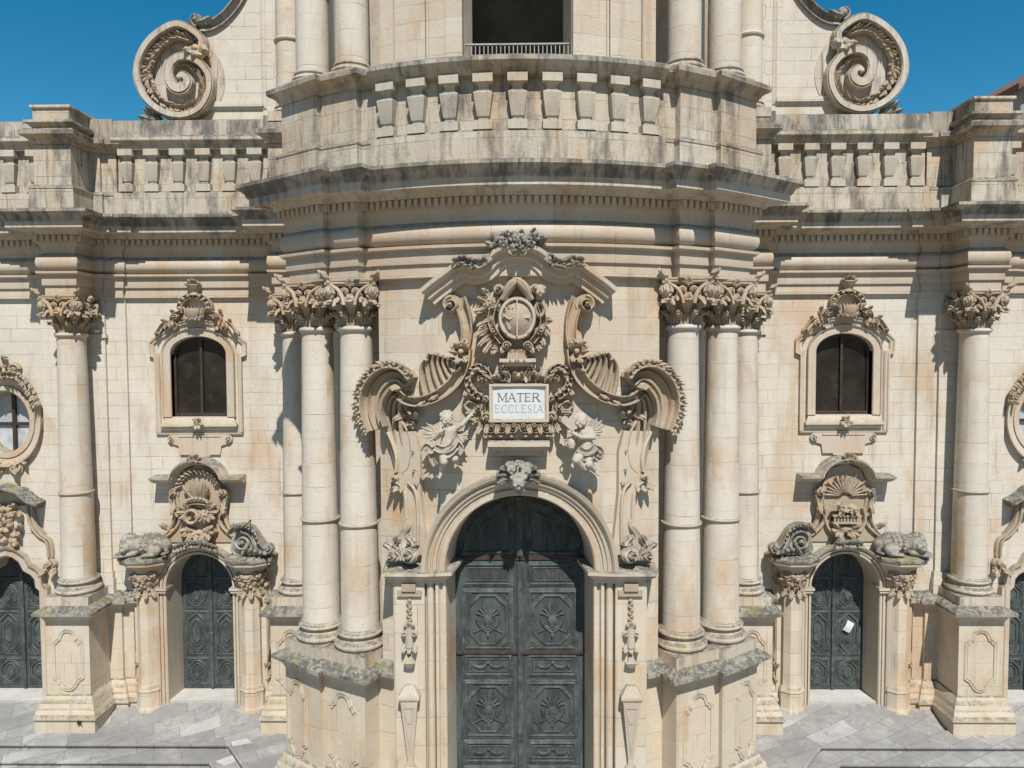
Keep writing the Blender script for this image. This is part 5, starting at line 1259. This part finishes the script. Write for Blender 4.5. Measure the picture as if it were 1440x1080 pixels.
def relief_lamb(p, f):
    mb = MB(); G = f(20.12); z = 6.32
    for k in range(15):
        a = pi*.02+k*pi*.96/14; L = .62 if k % 2 else .50
        leaf(mb, .20*cos(a), z-.05+.14*sin(a), a, L, .05, G, .05, .02, 0, .02, 1, 0, 8, 4)
    mb.build('sunburst_relief', M['carve'], p, 34, recalc=False)
    mb = MB(); o = Vector(G(0, 0, 0)); B = lambda x, zz, h: Vector(G(x, zz, h))
    capsule(mb, B(-.14, z-.42, .16), B(.16, z-.38, .16), .12, .13); capsule(mb, B(-.14, z-.36, .18), B(-.27, z-.27, .22), .07, .065)
    mb.ball(B(-.30, z-.25, .24), .075, n=12, m=8, sq=(1.25, .9, .9)); capsule(mb, B(-.38, z-.28, .26), B(-.41, z-.30, .27), .04, .03)
    capsule(mb, B(-.27, z-.20, .24), B(-.22, z-.22, .28), .03, .02)
    for x0, x1 in ((-.18, -.26), (-.10, -.14), (.14, .10), (.22, .24)): capsule(mb, B(x0, z-.46, .18), B((x0+x1)/2, z-.53, .22), .045, .035); capsule(mb, B((x0+x1)/2, z-.53, .22), B(x1, z-.565, .24), .035, .03)
    capsule(mb, B(.27, z-.36, .15), B(.32, z-.44, .15), .035, .03)
    for k in range(26): mb.ball(B(-.18+.38*random.random(), z-.50+.2*random.random(), .24+.04*random.random()), .045, n=7, m=5)
    organic('lamb_relief', mb, M['carve'], p, .012, 1)
    mb = MB(); c = G(0, 0, 0); X0 = c[0]
    mb.box(X0-.40, X0+.40, c[1]-.22, c[1]+.1, z-.62, z-.575); mb.box(X0-.40, X0+.40, c[1]-.22, c[1]+.1, z-.82, z-.77); mb.box(X0-.36, X0+.36, c[1]-.1, c[1]+.1, z-.775, z-.615)
    for k in range(8): mb.box(X0-.36+.09*k, X0-.31+.09*k, c[1]-.19, c[1], z-.772, z-.618)
    mb.build('carved_book', M['carve'], p, 20)
    mb = MB()
    for q in (-1, 1):
        for a, L in ((-15, .4), (-45, .36), (20, .36), (-75, .3)): leaf(mb, q*.08, z-1.0, R_(a if q > 0 else 180-a), L, .10, G, .08, .14, .5*q, .05)
        band(mb, smooth([(q*.5, z-.4), (q*.56, z-.75), (q*.42, z-1.05), (q*.2, z-1.2)], 4), .05, .12, G)
    mb.ball(G(0, z-.98, .06), .14, sq=(1.3, .7, .8), bump=.4)
    mb.build('leaf_relief', M['carve'], p, 34, recalc=False)
def lion(cx, q, label, group=None):
    """lion lying on the bracket; q = the side its head turns to"""
    x0 = cx; Y = 19.85; z = 4.665
    e = empty('lion_statue', (x0, Y, z), label, 'lion statue', group)
    mb = MB(); P = lambda a, b, c: (x0+q*a, Y+b, z+c)
    capsule(mb, P(.10, 0, .30), P(-.30, .05, .32), .27, .29); capsule(mb, P(-.30, .05, .32), P(-.48, .1, .26), .28, .22)
    mb.ball(P(.30, -.10, .34), .27, n=16, m=12, sq=(.9, .9, 1.05)); mb.ball(P(.38, -.24, .30), .17, n=14, m=10)
    mb.ball(P(.42, -.38, .24), .11, n=12, m=8, sq=(1, 1, .8)); mb.ball(P(.43, -.44, .27), .04)
    for k in (-1, 1): mb.ball(P(.38+.09*k, -.34, .36), .045); mb.ball(P(.36+.17*k, -.18, .47), .06)
    for k in range(22):
        a = k*2*pi/22; mb.ball(P(.34+.24*cos(a), -.16+.03*(k % 3), .33+.26*sin(a)), .075, n=8, m=6)
    capsule(mb, P(.20, -.2, .10), P(.52, -.36, .06), .09, .07); capsule(mb, P(.50, -.1, .10), P(.66, -.28, .06), .09, .07)
    for k in range(3): capsule(mb, P(.52+.05*k, -.38, .05), P(.54+.05*k, -.45, .04), .035, .03)
    mb.ball(P(-.36, -.2, .2), .2, sq=(1.1, .7, 1)); capsule(mb, P(-.36, -.26, .08), P(-.12, -.34, .06), .08, .06)
    capsule(mb, P(-.58, .0, .14), P(-.70, -.1, .10), .05, .04); capsule(mb, P(-.70, -.1, .10), P(-.62, -.25, .08), .04, .05)
    for k in (-.02, -.16, -.30): 
        for t in range(9): mb.ball(P(k, -.27*sin(t*pi/8)-.0, .32+.28*cos(t*pi/8)*.98), .05, n=7, m=5)
    organic('body', mb, M['grey'], e, .02, 1)
def scroll_block(cx, q, p):
    f = (lambda x, z, h: (cx+q*x, 19.72-h, z))
    mb = MB()
    volute(mb, -.12, 5.06, .36, f, pi*.15, 1.8, 1, .16, .085, -.1)
    band(mb, smooth([(-.42, 5.25), (-.30, 5.42), (-.05, 5.46), (.2, 5.30), (.32, 5.0), (.48, 4.82), (.66, 4.85)], 4), lambda t: .13-.05*t, .26, f, RIB, -.15)
    volute(mb, .60, 4.86, .17, f, pi*.5, 1.5, -1, .20, .045, -.1)
    poly(mb, smooth([(-.45, 5.2), (-.25, 5.44), (.05, 5.42), (.28, 5.1), (.45, 4.85), (.55, 4.7), (-.4, 4.67), (-.5, 4.9)], 2), f, -.5, -.08)
    for k in range(5): leaf(mb, -.1+.12*k, 4.74, R_(60-10*k), .3, .08, f, .08, .14, -.4, .05)
    leafrun(mb, smooth([(-.3, 5.43), (-.05, 5.48), (.2, 5.32), (.33, 5.02)], 3), .14, .05, f, 1, 1, .8, .05, .08, .05)
    mb.build('bracket_scroll', M['grey'], p, 45, recalc=False)
def arch_wreath(p, f, wide):
    mb = MB(); F = f(19.88)
    for k in range(13):
        a = pi*.5+(k-6)*.06*wide; r = 1.24
        leaf(mb, r*cos(a), 3.70+r*sin(a), a+(.7 if k < 6 else -.7), .20, .09, F, .08, .14, 0, .04, 3, 0, 8, 6); mb.ball(F(1.24*cos(a), 3.68+1.24*sin(a), .12), .075, n=8, m=6, bump=.4)
    for q in (-1, 1): volute(mb, q*.20, 4.98, .14, F, pi/2, 1.3, -q, .2)
    mb.build('keystone_wreath', M['grey'], p, 34, recalc=False)

def side_window(s):
    w = empty('window', (s*SB, 20.3, 8.3), parent=church)
    F = lambda x, z, h: (s*SB+x, 20.3-h, z)
    mb = MB()                                                 # moulded stone frame with ears
    ar = [(-.80, 8.55), (-.80, 10.35)]+[(-.80*cos(k), 10.35+.50*sin(k)) for k in lin(.1, pi-.1, 14)]+[(.80, 10.35), (.80, 8.55)]
    relief(mb, ar, [(.0, -.3), (.0, .05), (.02, .07), (.20, .07), (.21, .10), (.245, .12), (.25, -.05)], F)
    ot = [(-1.22, 8.10), (-1.22, 10.28), (-1.36, 10.34), (-1.36, 10.66), (-1.12, 10.88), (-.98, 10.92), (-.80, 11.10), (-.45, 11.26), (0, 11.33)]
    ot = ot+[(-x, z) for x, z in ot[::-1][1:]]
    relief(mb, ot, [(-.10, -.02), (-.10, .03), (-.07, .06), (-.02, .06), (.0, .09), (.035, .10), (.04, -.02)], F)
    fr = mb.build('frame', M['trim'], w, 25)
    mb = MB()
    sweep_plan(mb, pts((s*SB-1.0, 20.35), (s*SB-1.0, 20.26), (s*SB+1.0, 20.26), (s*SB+1.0, 20.35)), [(-.08, 8.20), (.05, 8.20), (.06, 8.25), (.10, 8.28), (.10, 8.33), (.04, 8.42), (-.0, 8.54), (-.08, 8.55)])
    mb.build('sill', M['trim'], w, 25)
    mb = MB()                                                 # apron under the sill
    relief(mb, [(-1.24, 8.06), (1.24, 8.06)], [(-.03, -.02), (-.03, .05), (.0, .07), (.03, .07), (.03, -.02)], F)
    ap = [(-.86, 8.05), (-.80, 7.78), (-.62, 7.72), (-.58, 7.46), (-.3, 7.46), (-.28, 7.40), (.28, 7.40), (.3, 7.46), (.58, 7.46), (.62, 7.72), (.80, 7.78), (.86, 8.05)]
    poly(mb, ap, F, -.02, .06)
    relief(mb, [(-.6, 8.0), (.6, 8.0)], [(-.02, .0), (-.02, .08), (.02, .08), (.02, .0)], F)
    for q in (-1, 1): volute(mb, q*.82, 7.90, .14, F, pi*.5, 1.5, -q, .10, .03)
    for a in (60, 120, 200, 250, 290, 340): leaf(mb, .0, 8.38, R_(a), .20, .07, F, .07, .08, .3, .14, 3, 0, 8, 6)
    mb.build('apron', M['trim'], w, 35, recalc=False)
    mb = MB(); z = 11.3                                       # crest: basket between scrolls, vase on top
    rows = []
    mb.lathe(F(0, z+.12, .14), [(.02, -.14), (.20, -.13), (.27, 0), (.31, .16), (.30, .22), (.05, .22)], 18)
    berries(mb, 0, z+.10, .29, .12, 26, .055, F, .26, 0, .08)
    for k in lin(-.3, .3, 6): mb.tube([F(k*.9, z+.20, .40), F(k*1.05, z+.38, .38)], .015, 5)
    band(mb, [(-.42*cos(k), z+.36+.36*sin(k)) for k in lin(-.1, pi+.1, 16)], .075, .22, F, RIB, .02)
    for k in range(9): mb.ball(F(-.42*cos(k*pi/8), z+.36+.36*sin(k*pi/8), .24), .05, n=7, m=5)
    for q in (-1, 1):
        g = lambda x, zz, h, q=q: F(q*x, zz, h)
        volute(mb, .38, z+.32, .11, g, pi, 1.4, -1, .22, .03, .06)
        band(mb, smooth([(.44, z+.22), (.62, z+.14), (.66, z-.02), (.58, z-.14), (.66, z-.22)], 4), .07, .20, g, RIB)
        volute(mb, .58, z+.10, .13, g, 0, 1.4, 1, .22, .035, .02); volute(mb, .80, z-.17, .15, g, pi*.5, 1.5, -1, .20, .04, .02)
        band(mb, smooth([(.80, z-.05), (.95, z-.12), (1.05, z-.26), (1.12, z-.36)], 4), .065, .16, g, RIB)
        volute(mb, 1.12, z-.36, .10, g, pi, 1.3, 1, .2)
        for px, pz, a in ((.9, z-.05, 40), (.66, z+.20, 60)): leaf(mb, px, pz, R_(a), .15, .07, g, .06, .08, .5, .05, 3, 0, 8, 6)
    mb.lathe(F(0, z+.76, .15), [(.02, -.05), (.16, -.04), (.10, .04), (.17, .14), (.22, .24), (.15, .27)], 14)
    for a in (25, 60, 90, 120, 155): leaf(mb, .0, z+.95, R_(a), .26, .09, F, .09, .14, 0, .12, 3, 0, 8, 6)
    mb.build('crest', M['carve'], fr, 34, recalc=False)
    casement(w, s, lambda x, z, h: (s*SB+x, 20.50-h, z))
def casement(w, s, F):
    mb = MB()
    ar = [(-.79, 8.58), (-.79, 10.33)]+[(-.79*cos(k), 10.34+.49*sin(k)) for k in lin(.1, pi-.1, 12)]+[(.79, 10.33), (.79, 8.58)]
    relief(mb, ar, [(-.06, -.05), (-.06, .04), (-.05, .05), (.06, .05), (.06, -.05)], F, True)
    c = Vector(F(0, 0, 0))
    mb.box(c.x-.035, c.x+.035, c.y-.06, c.y+.03, 8.6, 10.8)
    mb.build('casement', M['wood'], w, 22)
    mb = MB(); poly(mb, [(x*.99, z) for x, z in ar], F, -.06, -.012); mb.build('pane', M['glass'], w, 20)
def oculus(s):
    w = empty('oculus_window', (s*OB, 20.3, 8.4), parent=church)
    F = lambda x, z, h: (s*OB+x, 20.3-h, z)
    ell = lambda a, b, n=40: [(a*cos(2*pi*k/n), 8.42+b*sin(2*pi*k/n)) for k in range(n)]
    mb = MB(); relief(mb, ell(.74, .92)[::-1], [(-.04, -.4), (-.04, .03), (.0, .06), (.12, .06), (.13, .02), (.20, .04), (.21, .10), (.30, .12), (.33, .16), (.37, .16), (.38, -.05)], F, True)
    fr = mb.build('frame', M['trim'], w, 25)
    mb = MB(); poly(mb, ell(.72, .90), lambda x, z, h: (s*OB+x, 20.7-h, z), -.02, 0); mb.build('pane', M['paneglass'], w, 20)
    mb = MB(); x = s*OB; mb.box(x-.05, x+.05, 20.62, 20.71, 7.55, 9.3); mb.box(x-.65, x+.65, 20.63, 20.705, 8.30, 8.38); mb.build('glazing_bar', M['wood'], w, 20)
    mb = MB(); mb2 = MB()
    for q in (-1, 1):
        g = lambda x, zz, h, q=q: F(q*x, zz, h)
        leafrun(mb, smooth([(.02, 9.75), (.45, 9.78), (.75, 9.55), (.95, 9.2), (1.02, 9.0)], 5), .22, .07, g, 1, 0, .7, .08, .12, .15)
        for k, (a, b) in enumerate(smooth([(.1, 9.72), (.45, 9.74), (.75, 9.5), (.97, 9.12)], 5)): mb.ball(g(a, b, .2), .07, n=7, m=5, bump=.4)
        volute(mb, .35, 9.95, .2, g, 0, 1.4, 1, .2); volute(mb2, .28, 7.12, .24, g, pi*.5, 1.4, -1, .16); leaf(mb2, .1, 7.25, R_(-60), .5, .12, g, .08, .14, .5, .05); leaf(mb2, .4, 7.3, R_(-30), .3, .09, g, .07, .1, .5, .05)
        leaf(mb, .1, 10.0, R_(70), .4, .1, g, .08, .14, .3, .1)
    mb.build('garland', M['carve'], fr, 34, recalc=False); mb2.build('apron', M['carve'], fr, 34, recalc=False)

for s in (-1, 1):
    p, f = door_surround(SB, s)
    (relief_plumes if s < 0 else relief_lamb)(p, f)
    arch_wreath(p, f, 1.3 if s < 0 else .8)
    door_leaves(SB, s, 'side_door')
    scroll_block(s*(SB-1.50), -s, p)
    lion(s*(SB+1.46), s, 'lichened stone lion lying on the bracket beside the '+('crossed plumes relief' if s < 0 else 'sunburst and lamb relief'), 'stone lions on the side door brackets')
    side_window(s); oculus(s)
    # outer bay: narrower doorway
    p2 = empty('door_surround', (s*OB, 20, 0), parent=church)
    F = lambda x, z, h, s=s: (s*OB+x, 20.12-h, z)
    mb = MB()
    P = [(-1.12, 0), (-1.12, 3.35), (-1.12, 3.5)]+[(-1.12, 3.6), (-1.0, 3.72), (-.98, 3.95), (-.80, 4.15), (-.62, 4.25), (-.5, 4.5), (-.25, 4.68), (0, 4.74)]; P = P+[(-x, z) for x, z in P[::-1][1:]]
    relief(mb, P, [(-.20, -.8), (-.20, .0), (-.16, .03), (-.06, .03), (-.04, .0), (.02, .02), (.05, .07), (.10, .09), (.10, -.4)], F)
    mb.build('architrave', M['trim'], p2, 25)
    mb = MB(); mb.box(s*OB-1.0, s*OB+1.0, 20.02, 21.0, -.05, .35); mb.build('threshold', M['slab'], p2, 20)
    mb = MB(); G = lambda x, z, h, s=s: (s*OB+x, 20.3-h, z)
    poly(mb, [(-1.5, 0), (-1.5, 4.4), (-1.1, 5.0), (-.7, 5.2), (-.6, 6.0), (.6, 6.0), (.7, 5.2), (1.1, 5.0), (1.5, 4.4), (1.5, 0), (1.1, 0)]+[(1.1, 3.5)]+archpts(0, 1.0, 3.6, 1.0, 12)[::-1]+[(-1.1, 3.5), (-1.1, 0)], G, -.05, .1)
    mb.build('backing', M['wall'], p2, 20)
    mb = MB()
    for q in (-1, 1):
        g = lambda x, z, h, q=q, G=G: G(q*x, z, h)
        volute(mb, 1.30, 4.30, .18, g, pi*.5, 1.5, -1, .3, .05); leaf(mb, 1.25, 4.35, R_(-70), .5, .12, g, .1, .2, .4, .15); leaf(mb, 1.15, 4.3, R_(-110), .35, .1, g, .1, .2, .4, .15)
        for o in (0, .12): band(mb, smooth([(.62+o, 6.1), (.68+o, 5.5), (.9+o, 5.15), (1.15+o, 4.95), (1.2+o, 4.5)], 4), .05, .18, g)
        for k in range(7): leaf(mb, .1+.08*(k % 3), 5.0+.17*k, R_(random.uniform(-60, 100)), .34, .1, g, .09, .16, .4, .1); mb.ball(g(.25*random.random(), 5.0+.15*k, .15), .1, bump=.4)
    mb.build('cartouche', M['carve'], p2, 34, recalc=False)
    mb = MB(); hp = [(-1.05, 6.15), (-.75, 6.15)]+[(-.66*cos(k), 6.2+.42*sin(k)) for k in lin(.15, pi-.15, 12)]+[(.75, 6.15), (1.05, 6.15)]
    hp = [(-1.02, 5.98), (-.75, 6.12), (-.5, 6.35), (0, 6.48), (.5, 6.35), (.75, 6.12), (1.02, 5.98)]
    relief(mb, hp, [(-.06, -.05), (-.06, .20), (-.03, .24), (-.02, .31), (.02, .34), (.03, .40), (.075, .44), (.08, .50), (.11, .51), (.14, .40), (.17, -.05)], G); mb.build('hood', M['cyma'], p2, 25)
    door_leaves(OB, s, 'side_door')

# ================================================================== cherubs
def cherub(name, loc, prims, balls, wings, drape, label, extra=None):
    e = empty(name, loc, label, 'cherub statue', 'stone cherubs beside the plaque')
    o = Vector(loc); mb = MB()
    for a, b, r0, r1 in prims: capsule(mb, o+Vector(a), o+Vector(b), r0, r1, 12)
    for c, r, sq in balls: mb.ball(o+Vector(c), r, n=14, m=10, sq=sq)
    organic('body', mb, M['statue'], e, .0095, 2)
    mf = lambda x, z, h: (o.x+x, o.y-h, o.z+z)
    for x, z, L in wings:
        mb = MB()
        for k, (a, l) in enumerate(L): leaf(mb, x, z, R_(a), l, .085, mf, .04, .02, .25*(1 if cos(R_(a)) > 0 else -1), -.05+.01*k, 1, 0, 10, 6)
        mb.build('wing', M['statue'], e, 34, recalc=False)
    mb = MB()
    for P, w, h0 in drape: band(mb, smooth(P, 4), w, .08, mf, RIBS, h0)
    mb.build('drapery', M['statue'], e, 34, recalc=False)
    if extra: extra(e, mf)
def hair(c, r):
    out = []
    for k in range(16):
        a = k*2.4; q = .35+.65*((k*7) % 16)/16
        out.append(((c[0]+r*.86*cos(a)*q, c[1]-.15*r+.5*r*(1-q), c[2]+r*(.45+.55*(1-q*q))), r*.30, (1, 1, 1)))
    return out
def face(c, r, yaw, tilt):
    R = Matrix.Rotation(yaw, 3, 'Z') @ Matrix.Rotation(tilt, 3, 'X')
    P = lambda x, y, z: tuple(Vector(c)+R @ Vector((x*r, y*r, z*r)))
    return [(P(0, 0, 0), r, (.88, .95, 1.1)), (P(0, -.93, -.12), r*.17, (.8, 1, 1.2)), (P(-.42, -.68, -.32), r*.36, (1, 1, 1)), (P(.42, -.68, -.32), r*.36, (1, 1, 1)),
            (P(0, -.78, -.72), r*.24, (1.2, 1, .9)), (P(-.36, -.86, .12), r*.13, (1.3, 1, .7)), (P(.36, -.86, .12), r*.13, (1.3, 1, .7)), (P(0, -.86, -.44), r*.14, (1.7, 1, .6)),
            (P(-.88, 0, -.1), r*.2, (.6, 1, 1.2)), (P(.88, 0, -.1), r*.2, (.6, 1, 1.2))]
x, z = E(628, 588); HC = (0, -.06, 0); r = .145
cherub('cherub_statue', (x, 14.80, z),
  [((.02, 0, -.13), (.04, .02, -.24), .07, .12), ((.05, 0, -.26), (.03, -.02, -.46), .165, .150), ((.03, -.02, -.46), (.0, -.02, -.62), .155, .165),
   ((.16, 0, -.24), (.32, -.06, -.13), .07, .058), ((.32, -.06, -.13), (.47, -.02, .03), .055, .042), ((.47, -.02, .03), (.53, .0, .10), .042, .03),
   ((-.11, -.02, -.26), (-.22, -.08, -.40), .068, .055), ((-.22, -.08, -.40), (-.12, -.18, -.28), .052, .04), ((-.12, -.18, -.28), (-.07, -.2, -.24), .04, .032),
   ((-.07, -.04, -.66), (-.06, -.14, -.90), .125, .088), ((-.06, -.14, -.90), (-.13, -.02, -1.14), .082, .05), ((-.13, -.02, -1.14), (-.16, -.11, -1.24), .045, .03),
   ((.08, .0, -.66), (.16, -.08, -.84), .115, .085), ((.16, -.08, -.84), (.20, .12, -.96), .08, .05)]+
  [((.53, .0, .10), (.53+.06*cos(a), -.02, .10+.06*sin(a)), .014, .011) for a in (.2, .55, .9, 1.25)]+[((.50, -.03, .06), (.55, -.05, .05), .015, .012)]+
  [((-.07, -.2, -.24), (-.03, -.23+.02*k, -.22+.018*k), .014, .011) for k in range(4)],
  face(HC, r, .35, .35)+hair(HC, r)+[((.03, -.13, -.56), .06, (1, .5, 1))],
  [(-.15, -.32, [(150, .40), (168, .46), (186, .44), (205, .38), (224, .30)]), (.20, -.34, [(-10, .28), (-32, .30), (-55, .26)])],
  [([(.20, -.42), (.10, -.58), (-.08, -.64), (-.24, -.58)], .075, .12), ([(.19, -.58), (.05, -.72), (-.12, -.76)], .08, .11), ([(-.18, -.60), (-.32, -.66), (-.42, -.58), (-.5, -.7)], .07, .05), ([(-.22, -.66), (-.32, -.82), (-.24, -.98)], .06, .02), ([(.2, -.5), (.30, -.62), (.24, -.74)], .06, .05)],
  'winged stone cherub looking down and raising one arm towards the plaque')
x, z = E(815, 592)
def shield(e, mf):
    mb = MB()
    H = [(-.26+.15*(16*sin(t)**3)/16, .0+.15*(13*cos(t)-5*cos(2*t)-2*cos(3*t)-cos(4*t))/16) for t in lin(0, 2*pi, 28)[:-1]]
    poly(mb, [(a, b) for a, b in H][::-1], mf, .12, .22); mb.build('heart', M['statue'], e, 30)
    mb = MB(); c = mf(-.20, -.46, .12); mb.lathe((c[0], c[1], c[2]), [(.02, -.13), (.06, -.12), (.09, -.03), (.07, .06), (.045, .10), (.07, .14)], 14)
    mb.tube([(c[0]-.05, c[1], c[2]+.11), (c[0]-.14, c[1], c[2]+.06), (c[0]-.13, c[1], c[2]-.04), (c[0]-.08, c[1], c[2]-.07)], .014, 6); mb.build('jug', M['statue'], e, 40)
cherub('cherub_statue', (x, 14.80, z),
  [((.02, 0, -.12), (.05, .02, -.22), .07, .12), ((.07, 0, -.24), (.10, -.02, -.44), .160, .150), ((.10, -.02, -.44), (.10, -.02, -.60), .155, .17),
   ((.20, -.02, -.20), (.26, -.12, -.34), .07, .06), ((.26, -.12, -.34), (.0, -.22, -.33), .058, .048), ((.0, -.22, -.33), (-.17, -.2, -.24), .048, .038), ((-.17, -.2, -.24), (-.22, -.2, -.22), .04, .034),
   ((-.08, -.02, -.24), (-.18, -.1, -.38), .066, .055), ((-.18, -.1, -.38), (-.20, -.16, -.50), .052, .038),
   ((.02, -.04, -.66), (-.10, -.20, -.80), .125, .10), ((-.10, -.20, -.80), (.06, -.12, -.98), .09, .06), ((.06, -.12, -.98), (.12, -.14, -1.0), .05, .035),
   ((.16, -.02, -.66), (.16, -.14, -.90), .125, .092), ((.16, -.14, -.90), (.32, -.03, -1.06), .085, .052), ((.32, -.03, -1.06), (.36, -.12, -1.12), .045, .032)]+
  [((-.22, -.2, -.22), (-.28, -.22, -.18-.022*k), .014, .011) for k in range(4)]+[((-.18, -.22, -.22), (-.2, -.25, -.17), .015, .012)]+
  [((-.20, -.16, -.50), (-.22+.02*k, -.19, -.55), .013, .010) for k in range(4)],
  face(HC, r, -.15, .05)+hair(HC, r)+[((.09, -.15, -.54), .06, (1, .5, 1))],
  [(.20, -.26, [(75, .34), (58, .40), (40, .42), (22, .38), (2, .32), (-18, .26)])],
  [([(-.06, -.56), (.06, -.64), (.2, -.62), (.3, -.52)], .075, .13), ([(-.05, -.68), (.1, -.76), (.26, -.70)], .07, .12), ([(.26, -.54), (.40, -.60), (.42, -.72), (.34, -.80)], .06, .04), ([(.28, -.62), (.4, -.72), (.46, -.70)], .05, .05)],
  'winged stone cherub holding a heart and a small jug, facing the square', shield)

# ================================================================== small things
bal = empty('railing', (0, 15.5, 16.4), 'pale metal railing of thin upright bars across the open loggia', 'railing')
mb = MB()
for k in range(25): xx = -1.08+.09*k; mb.box(xx-.009, xx+.009, 15.49, 15.508, 16.4, 16.92)
mb.build('bars', M['rail'], bal, 20)
mb = MB(); mb.box(-1.13, 1.13, 15.475, 15.525, 16.92, 16.95); mb.build('handrail', M['rail'], bal, 20)
mb = MB(); mb.box(-1.13, 1.13, 15.48, 15.52, 16.40, 16.425); mb.build('bottom_bar', M['rail'], bal, 20)

mb = MB(); px, pz = 9.2+.42, 2.28; a = R_(-28)
rows = []
for i in range(5):
    t = -.5+i/4; rows.append([])
    for j in range(4):
        u = -.5+j/3; X, Z = u*.20, t*.32; rows[-1].append((px+X*cos(a)-Z*sin(a), 20.66-.03*cos(t*3)-.012*sin(u*4), pz+X*sin(a)+Z*cos(a)))
mb.grid(rows); mb.grid([[(p[0], p[1]+.002, p[2]) for p in r_] for r_ in rows])
tag(mb.build('paper_sheet', M['paper'], None, 60), 'white paper sheet stuck crooked on the dark green side door', 'paper')

wd = empty('weed', (-12.05, 18.85, .27), 'small green weed growing out of the base of the pedestal', 'weed')
mb = MB(); wf = lambda x, z, h: (-12.05+x, 18.86-h, .28+z)
for k in range(16): leaf(mb, random.uniform(-.03, .03), random.uniform(-.02, .05), random.uniform(.2, 2.9), random.uniform(.06, .13), .022, wf, .01, .06, random.uniform(-.6, .6), random.uniform(0, .03), 1, 0, 6, 4)
mb.build('leaves', M['green'], wd, 60, recalc=False)
mb = MB(); mb.tube([(-12.05, 18.865, .26), (-12.045, 18.83, .30), (-12.055, 18.82, .35)], .005, 5); mb.build('stem', M['green'], wd)

mb = MB(); a, b = Vector((-7.95, 19.62, 5.30)), Vector((-7.50, 19.5, 5.72))
mb.tube([a, a.lerp(b, .5), b], .016, 6); mb.tube([b, b+Vector((-.04, .1, -.45))], .010, 5); mb.ball(b, .03)
tag(mb.build('iron_rod', M['iron']), 'thin dark iron rod sticking up beside the bracket scroll of the plume relief door', 'iron rod')

hs2 = empty('house', (29.5, 42, 0), 'grey plastered house with brown eaves seen beyond the end of the parapet', 'house')
mb = MB(); mb.add([(27.5, 40, -1.25), (38.5, 40, -1.25), (38.5, 40, 24.7), (33, 40, 27.9), (27.5, 40, 24.7), (27.5, 50, -1.25), (38.5, 50, -1.25), (38.5, 50, 24.7), (33, 50, 27.9), (27.5, 50, 24.7)], [(0, 1, 2, 3, 4), (5, 6, 7, 8, 9), (0, 4, 9, 5), (1, 6, 7, 2)]); mb.build('wall', M['plaster'], hs2, 0)
mb = MB(); P = [(26.9, 24.4), (33, 28.0), (39.1, 24.4), (39.1, 24.75), (33, 28.35), (26.9, 24.75)]
mb.add([(x, y, z) for y in (39.3, 50.5) for x, z in P], [tuple(range(6)), tuple(range(6, 12))]+[(i, (i+1) % 6, 6+(i+1) % 6, 6+i) for i in range(6)]); mb.build('roof', M['tile'], hs2, 0)
mb = MB(); mb.tube([(27.8, 39.93, -1.2), (27.8, 39.93, 24.8)], .08, 8); mb.build('drainpipe', M['tile'], hs2)
mb = MB(); mb.box(28.6, 29.6, 39.9, 40.05, 21.6, 23.3); mb.build('window', M['glass'], hs2, 20)
